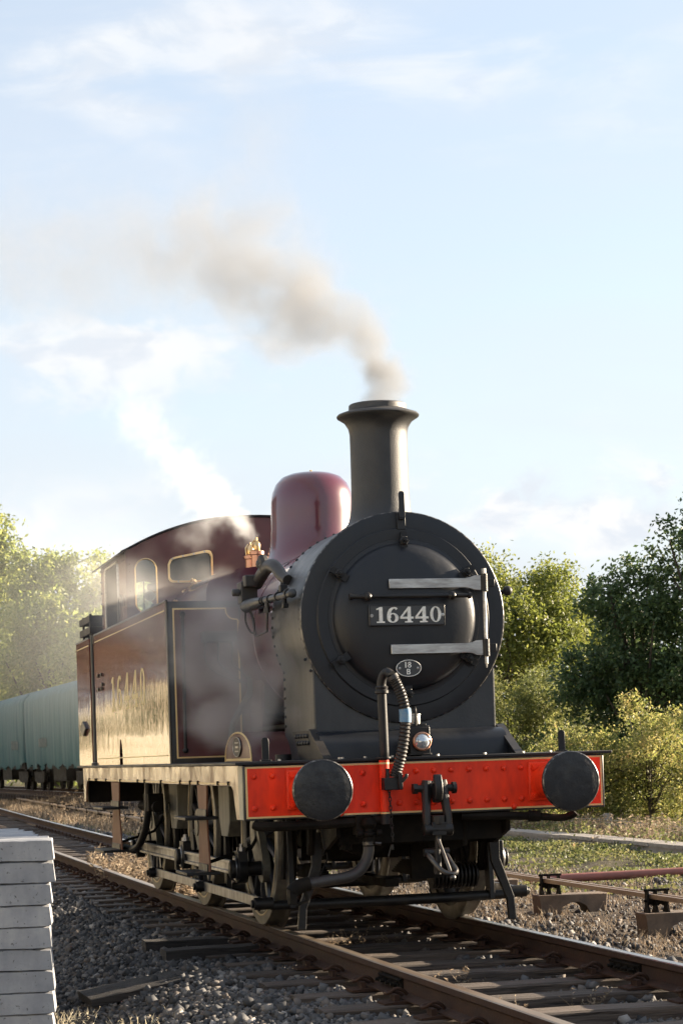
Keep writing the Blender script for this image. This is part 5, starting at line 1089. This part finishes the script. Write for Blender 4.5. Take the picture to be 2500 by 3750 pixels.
# willowy bush and undergrowth
tree('willow_bush',(12.0,34.0,GZ0), E_(16,2.1,1.7,1.75,2.0,.8,.75,4), 760, 75, .05,'leaf_willow','olive green willow bush below the sunlit tree', 'bush', crad=.22, trunk=.06, aspect=.3, limbs=30)
tree('willow_bush',(10.2,36.5,GZ0), E_(10,1.6,1.5,1.4,1.6,.8,.7,6), 340, 70, .05,'leaf_willow','olive green willow bush partly hidden by the smokebox saddle', 'bush', crad=.22, trunk=.05, aspect=.3)
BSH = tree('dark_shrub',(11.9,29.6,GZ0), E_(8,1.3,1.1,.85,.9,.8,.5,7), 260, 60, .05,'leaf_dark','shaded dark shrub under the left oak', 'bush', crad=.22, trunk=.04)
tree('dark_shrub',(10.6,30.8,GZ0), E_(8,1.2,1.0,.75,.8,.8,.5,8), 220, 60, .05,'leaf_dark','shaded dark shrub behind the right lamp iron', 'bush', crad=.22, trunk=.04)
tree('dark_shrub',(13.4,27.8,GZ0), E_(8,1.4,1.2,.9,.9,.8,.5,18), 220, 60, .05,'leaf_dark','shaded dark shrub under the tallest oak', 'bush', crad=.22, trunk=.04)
# yellow bushes by the fence
def ybush(x, y, h, rx, seed, label, n=420):
    tree('yellow_bush',(x,y,GZ0), E_(26,rx,rx,h*.46,h*.5,.95,.30,seed), n, 34, .032,'leaf_yellow',label,'bush',group='yellowing bushes behind the fence', crad=.16, trunk=.03, limbs=90, inner=.1)
ybush(11.3,23.6,2.55,1.35,21,'tall yellowing bush behind the fence post at the right edge',620)
ybush(10.1,24.2,2.1,1.15,22,'lower yellow green bush behind the right buffer',460)
ybush(12.3,21.8,2.8,1.3,23,'yellowing bush cut by the right edge of the picture',480)
ybush(9.2,26.5,1.45,.9,24,'small green and yellow bush left of the others beside the buffer beam',300)
# left trees
LT = 'pale trees behind the covered wagons'
def ltree(x, y, h, rx, seed, label, n=700, leaf=.15):
    return tree('ash_tree',(x,y,0), E_(22,rx,rx,h*.42,h*.55,.8,rx*.36,seed)+[(0,0,h*.22,rx*.8,rx*.8,h*.2)], n, 50, leaf,'leaf_pale',label,'tree',LT, crad=.55, trunk=.22, aspect=.42, droop=.4, limbs=26)
t_a = ltree(6.2,116,17.6,4.6,31,'tall pale green tree at the left edge of the picture',800,.16)
ltree(10.3,108,14.2,4.0,32,'pale green tree in the middle of the left group',620)
ltree(12.6,98,13.0,3.8,33,'pale yellow green tree beside the cab roof',620)
ltree(8.2,96,10.2,3.2,34,'lower bright green tree behind the farther covered wagon',520,.13)
ltree(9.8,86,8.6,3.0,35,'bushy bright green tree behind the nearer covered wagon',520,.12)
ltree(16.5,105,11.5,4.2,36,'pale green tree hidden mostly behind the cab',420)
ltree(2.2,124,14.5,4.2,37,'far pale green tree partly beyond the left edge',420)
ltree(20.5,92,9.5,4.0,38,'pale green tree behind the boiler seen past the dome',320)
# unseen things to the left, built for their reflection in the tank side
rt = tree('beech_tree',(-17,70,4), E_(22,4.6,4.6,6.5,8.5,.8,1.6,41)+[(0,0,3,3.5,3.5,3)], 500, 50, .2,'leaf_russet','unseen russet beech beyond the left edge, coloured for the tank side reflection','tree','trees mirrored in the tank side', crad=.55, trunk=.25)
for k,(x,y,s) in enumerate(((-15,62,.75),(-18,50,.8),(-17,76,.85),(-19,38,.8),(-13,92,.8),(-20,28,.75),(-12,112,.9))):
    c = copy_tree(rt); c.location = (x-2,y,4.2); c.rotation_euler = (0,0,k*1.3); c.scale = (s,s,s*.85); tag(c,'unseen russet beech beyond the left edge, coloured for the tank side reflection','tree','trees mirrored in the tank side')
for k in range(12):  # unseen shrubs added to put darker patches into the tank reflection
    c = copy_tree(BSH); x = -9.5-3.5*random.random(); y = 20+k*5+random.uniform(-2,2); c.location = (x,y,float(ground_z(x,y))); c.rotation_euler = (0,0,k*1.7); q = random.uniform(.5,.95); c.scale = (q,q,q); tag(c,'dark shrub beyond the left edge, added to break up the tank side reflection','bush','shrubs added for the tank side reflection')
hs = tag(empty('cottage', (-12.0,52,float(ground_z(-11.5,52))+.1), R(8)), 'low cream cottage beyond the left edge, mirrored in the tank side', 'house')
TP(hs,'wall', MB().bb(-3,1.5,-7,7,-.4,2.3), 'render'); TP(hs,'roof', MB().prism([(-3.3,2.3),(1.8,2.3),(-.75,4.0)],'xz',-7.3,7.3), 'slate', smooth=0)
for y in (-5,-2.5,2.5,5): wf = TP(hs,'window', MB().bb(1.5,1.53,y-.5,y+.5,.7,1.8), 'slate')
TP(hs,'door', MB().bb(1.5,1.54,-.45,.45,-.3,1.8), 'slate')
# ---- weeds and grasses
def blades(name, X, Y, h, wdt, mat, label, cat, lean=.35, zf=ground_z, branch=0):
    n = len(X); up = np.stack([rng.normal(size=n)*lean, rng.normal(size=n)*lean, np.ones(n)],1); hh = (h*rng.uniform(.4,1.2,n))[:,None]
    A = up*hh*.5; P = np.stack([X,Y,zf(X,Y)],1)+A*.95; th = rng.uniform(0,PI,n); B = np.stack([np.cos(th),np.sin(th),np.zeros(n)],1)*(wdt*rng.uniform(.6,1.4,n))[:,None]
    if branch:
        k = rng.integers(0,n,n*branch); Q = P[k]+A[k]*rng.uniform(-.5,1.0,(n*branch,1)); d = unit(n*branch); d[:,2] = np.abs(d[:,2])*.7; l_ = (h*.11*rng.uniform(.4,1.3,n*branch))[:,None]
        B2 = np.cross(d,unit(n*branch)); B2 /= np.linalg.norm(B2,axis=1,keepdims=True)
        P = np.concatenate([P,Q+d*l_]); A = np.concatenate([A,d*l_]); B = np.concatenate([B,B2*l_*.28])
    o = quads(name, P.astype(np.float32), A, B, M[mat]); return tag(o,label,cat,kind='stuff')
def clumped(n, nc, x0, x1, y0, y1, r):
    cx = rng.uniform(x0,x1,nc); cy_ = rng.uniform(y0,y1,nc); k = rng.integers(0,nc,n); return cx[k]+rng.normal(size=n)*r, cy_[k]+rng.normal(size=n)*r
X1, Y1 = clumped(420,26,-.62,.45,8.3,15,.10); X1b, Y1b = clumped(160,14,-.6,.5,-2.6,3.5,.05)
blades('dry_weeds', X1, Y1, .36, .003,'dry','dry brown weeds standing between the rails behind the locomotive','weeds', .3, branch=14)
blades('track_weeds', X1b, Y1b, .13, .0025,'dry','short dry weeds between the rails in front of the locomotive','weeds', .4, branch=10)
Xa, Ya = clumped(9000,620,1.55,5.2,.0,16,.09); blades('dry_grass', Xa, Ya, .09, .0028,'dry','sparse dry grass on the stony ground beside the rods','grass', .6, branch=1)
Xb, Yb = clumped(4200,240,1.5,4.2,30,70,.22); blades('brown_weeds', Xb+curve_x(Yb)*.6, Yb, .30, .008,'dry','tall brown weeds beside the far track','weeds', .35, branch=3)
Xc, Yc = clumped(800,30,-3.6,-2.2,-2.2,.4,.10); blades('straw_weeds', Xc, Yc, .10, .003,'drygreen','straw coloured weeds at the foot of the concrete blocks','weeds', .5, branch=2)
Xd, Yd = clumped(1400,16,8.7,10.2,17,25,.25); blades('tall_dry_weeds', Xd, Yd, .38, .004,'dry','tall dry weeds around the concrete fence post','weeds', .25, branch=4)
Xe, Ye = clumped(14000,300,-16,-5,14,95,.5); blades('field_grass', Xe, Ye, .5, .03,'drygreen','golden field grass beyond the left edge','grass', .4)
def cover(name, n, nc, x0,x1,y0,y1,r, leaf, mat, label, h=.05):
    X,Y = clumped(n,nc,x0,x1,y0,y1,r); P = np.stack([X,Y,ground_z(X,Y)+rng.uniform(.0,h,n)],1); o = leaves(name,P,leaf,mat,None,.6); tag(o,label,'ground cover',kind='stuff'); return o
cover('ground_cover',11000,170,3.2,7.6,7.0,24,.24,.026,'leaf_ground','low green and yellow leafy plants on the ground by the trough')
cover('trough_weeds',12000,200,6.9,7.75,9,32,.13,.026,'leaf_ground','dense dark green weeds growing along the trough', .10)
cover('bank_plants',9000,160,8.4,11.5,14,34,.28,.03,'leaf_ground','leafy plants under the bushes beyond the trough', .3)
cover('track_plants',2500,90,1.6,3.6,10,45,.15,.025,'leaf_ground','small green plants in the ballast beside the track', .08)

# ================================================================== SMOKE AND STEAM
def volume(name, box, segs, color, gain, noise_scale, lo, hi, warp, aniso, label, absorb=(0,0,0), voxel=.06, step=1.5, edge=(1.0,.15), erode=None):
    """density grid filled from capsule-shaped puffs broken up by noise (a real volume, same from every side)"""
    m, mt, out = newmat(name)
    pv_ = nd(mt,'ShaderNodeVolumePrincipled'); pv_.inputs['Color'].default_value = c4(color); pv_.inputs['Anisotropy'].default_value = aniso; pv_.inputs['Absorption Color'].default_value = c4(absorb); pv_.inputs['Density'].default_value = 1.0
    mt.links.new(pv_.outputs[0], out.inputs['Volume']); m.cycles.volume_step_rate = step
    nt = bpy.data.node_groups.new(name,'GeometryNodeTree'); L = nt.links.new
    nt.interface.new_socket('Geometry', in_out='INPUT', socket_type='NodeSocketGeometry'); nt.interface.new_socket('Geometry', in_out='OUTPUT', socket_type='NodeSocketGeometry')
    gi = nt.nodes.new('NodeGroupInput'); go_ = nt.nodes.new('NodeGroupOutput')
    pos = nt.nodes.new('GeometryNodeInputPosition').outputs[0]
    wn = nd(nt,'ShaderNodeTexNoise', i_Vector=pos, i_Scale=noise_scale*.6, i_Detail=3.0, i_Roughness=.55)
    wv = nd(nt,'ShaderNodeVectorMath', operation='MULTIPLY_ADD', i_0=wn.outputs['Color'], i_1=(warp,)*3, i_2=(-warp/2,)*3); pw = nd(nt,'ShaderNodeVectorMath', operation='ADD', i_0=pos, i_1=wv.outputs[0]).outputs[0]
    best = None; bs_ = None
    for A, B, ra, rb, da, db in segs:
        A = Vector(A); B = Vector(B); ba = B-A
        pa = nd(nt,'ShaderNodeVectorMath', operation='SUBTRACT', i_0=pw, i_1=tuple(A)).outputs[0]
        h = nd(nt,'ShaderNodeVectorMath', operation='DOT_PRODUCT', i_0=pa, i_1=tuple(ba/ba.length_squared)).outputs['Value']
        h = nd(nt,'ShaderNodeClamp', i_0=h).outputs[0]
        sc_ = nd(nt,'ShaderNodeVectorMath', operation='SCALE', i_0=tuple(ba)); L(h, sc_.inputs['Scale'])
        d = nd(nt,'ShaderNodeVectorMath', operation='DISTANCE', i_0=pa, i_1=sc_.outputs[0]).outputs['Value']
        r_ = nd(nt,'ShaderNodeMath', operation='MULTIPLY_ADD', i_0=h, i_1=rb-ra, i_2=ra).outputs[0]
        q = nd(nt,'ShaderNodeMath', operation='DIVIDE', i_0=d, i_1=r_).outputs[0]
        s = nd(nt,'ShaderNodeMapRange', interpolation_type='SMOOTHSTEP', i_0=q, i_1=edge[1], i_2=edge[0], i_3=1.0, i_4=0.0).outputs[0]
        dn = nd(nt,'ShaderNodeMath', operation='MULTIPLY_ADD', i_0=h, i_1=db-da, i_2=da).outputs[0]
        v = nd(nt,'ShaderNodeMath', operation='MULTIPLY', i_0=s, i_1=dn).outputs[0]
        bs_ = s if bs_ is None else nd(nt,'ShaderNodeMath', operation='MAXIMUM', i_0=bs_, i_1=s).outputs[0]
        best = v if best is None else nd(nt,'ShaderNodeMath', operation='MAXIMUM', i_0=best, i_1=v).outputs[0]
    tn = nd(nt,'ShaderNodeTexNoise', i_Vector=pw, i_Scale=noise_scale, i_Detail=5.0, i_Roughness=.6).outputs[0]
    if erode:
        e1 = nd(nt,'ShaderNodeMath', operation='MULTIPLY_ADD', i_0=tn, i_1=erode[0], i_2=-erode[0]*.5-erode[1]).outputs[0]
        k = nd(nt,'ShaderNodeMapRange', interpolation_type='SMOOTHSTEP', i_0=nd(nt,'ShaderNodeMath', operation='ADD', i_0=bs_, i_1=e1).outputs[0], i_1=0.0, i_2=erode[2], i_3=0.0, i_4=1.0).outputs[0]
    else: k = nd(nt,'ShaderNodeMapRange', i_0=tn, i_1=lo, i_2=hi, i_3=0.0, i_4=1.0).outputs[0]
    dd = nd(nt,'ShaderNodeMath', operation='MULTIPLY', i_0=nd(nt,'ShaderNodeMath', operation='MULTIPLY', i_0=best, i_1=k).outputs[0], i_1=gain).outputs[0]
    x0,x1,y0,y1,z0,z1 = box; vc = nt.nodes.new('GeometryNodeVolumeCube'); L(dd, vc.inputs['Density'])
    vc.inputs['Min'].default_value = (x0,y0,z0); vc.inputs['Max'].default_value = (x1,y1,z1)
    for ax, w_ in (('X',x1-x0),('Y',y1-y0),('Z',z1-z0)): vc.inputs['Resolution '+ax].default_value = max(8,int(w_/voxel))
    sm = nt.nodes.new('GeometryNodeSetMaterial'); sm.inputs['Material'].default_value = m; L(vc.outputs[0], sm.inputs['Geometry']); L(sm.outputs[0], go_.inputs[0])
    me = MB().bb(*box).mesh(name, m, 0); o = bpy.data.objects.new(name, me); COL.objects.link(o)
    md = o.modifiers.new('fill','NODES'); md.node_group = nt
    tag(o,label,'smoke' if 'smoke' in name else 'steam',kind='stuff'); return o
volume('chimney_smoke',(-3.6,1.05,.35,8.2,3.80,7.6),
  [((0,.985,3.72),(.015,1.0,4.06),.31,.42,2.8,2.4),((.015,1.0,4.06),(0,1.05,4.26),.44,.50,2.2,1.6),((0,1.05,4.26),(-.27,1.5,4.60),.48,.58,1.3,1.0),((-.27,1.5,4.60),(-.46,2.1,4.95),.60,.78,1.0,.75),((-.46,2.1,4.95),(-.72,2.9,5.40),.80,1.05,.75,.38),((-.72,2.9,5.40),(-1.15,4.2,5.70),1.05,1.3,.38,.13),((-1.15,4.2,5.70),(-2.3,7.0,6.2),1.3,1.5,.13,.08),((-.5,2.4,5.5),(-.45,2.7,7.0),.7,.9,.16,.03)],
  (.36,.37,.39), 3.2, 3.2, .3, .7, .6, .2,'brown grey smoke drifting left from the chimney top', voxel=.037, edge=(1.0,.0), erode=(3.2,.38,.75))
volume('valve_steam',(-2.1,.30,4.2,8.2,2.98,5.7),
  [((-.18,4.56,3.18),(-.277,4.8,3.378),.05,.22,4.5,4.2),((-.277,4.8,3.378),(-.44,5.1,3.61),.26,.40,3.6,2.0),((-.44,5.1,3.61),(-.594,5.6,3.957),.42,.48,1.5,.8),((-.594,5.6,3.957),(-.75,6.0,4.27),.48,.52,.8,.5),((-.75,6.0,4.27),(-.91,6.6,4.68),.52,.56,.5,.28),((-.91,6.6,4.68),(-.94,7.2,5.1),.56,.5,.28,.04),((-.30,4.8,3.36),(-.70,5.1,3.38),.22,.36,2.2,.7)],
  (.93,.94,.96), 1.0, 5.0, .40, .62, .5, .3,'white steam blowing from the safety valves over the cab roof', voxel=.030, edge=(1.0,.0), erode=(3.4,.42,.8))
volume('leak_steam',(-2.4,-.35,.4,6.4,1.27,3.4),
  [((-.80,.75,1.55),(-.86,1.3,2.2),.16,.30,.22,.22),((-.86,1.25,1.45),(-.92,1.8,2.1),.24,.42,.32,.40),((-.92,1.8,2.1),(-1.0,2.4,2.55),.42,.48,.40,.26),((-.95,2.0,1.5),(-1.1,2.6,2.0),.42,.58,.34,.34),((-1.1,2.6,2.2),(-1.5,4.6,2.8),.5,.75,.15,.06)],
  (.95,.94,.92), 4.4, 2.9, .38, .66, .6, .3,'thin steam leaking beside the smokebox and tank front', voxel=.042, erode=(2.6,.32,.8))
volume('drifting_steam',(-3.4,13,9.5,60,-.3,12),
  [((-.2,11,2.8),(1.0,26,4.0),1.5,3.2,.10,.10),((1.0,26,4.0),(3.8,55,6.0),3.2,6,.10,.06)],
  (.95,.96,.97), .085, .25, .25, .7, 1.2, .3,'thin sunlit steam drifting behind the cab on the left', voxel=.4, edge=(1.0,.0))
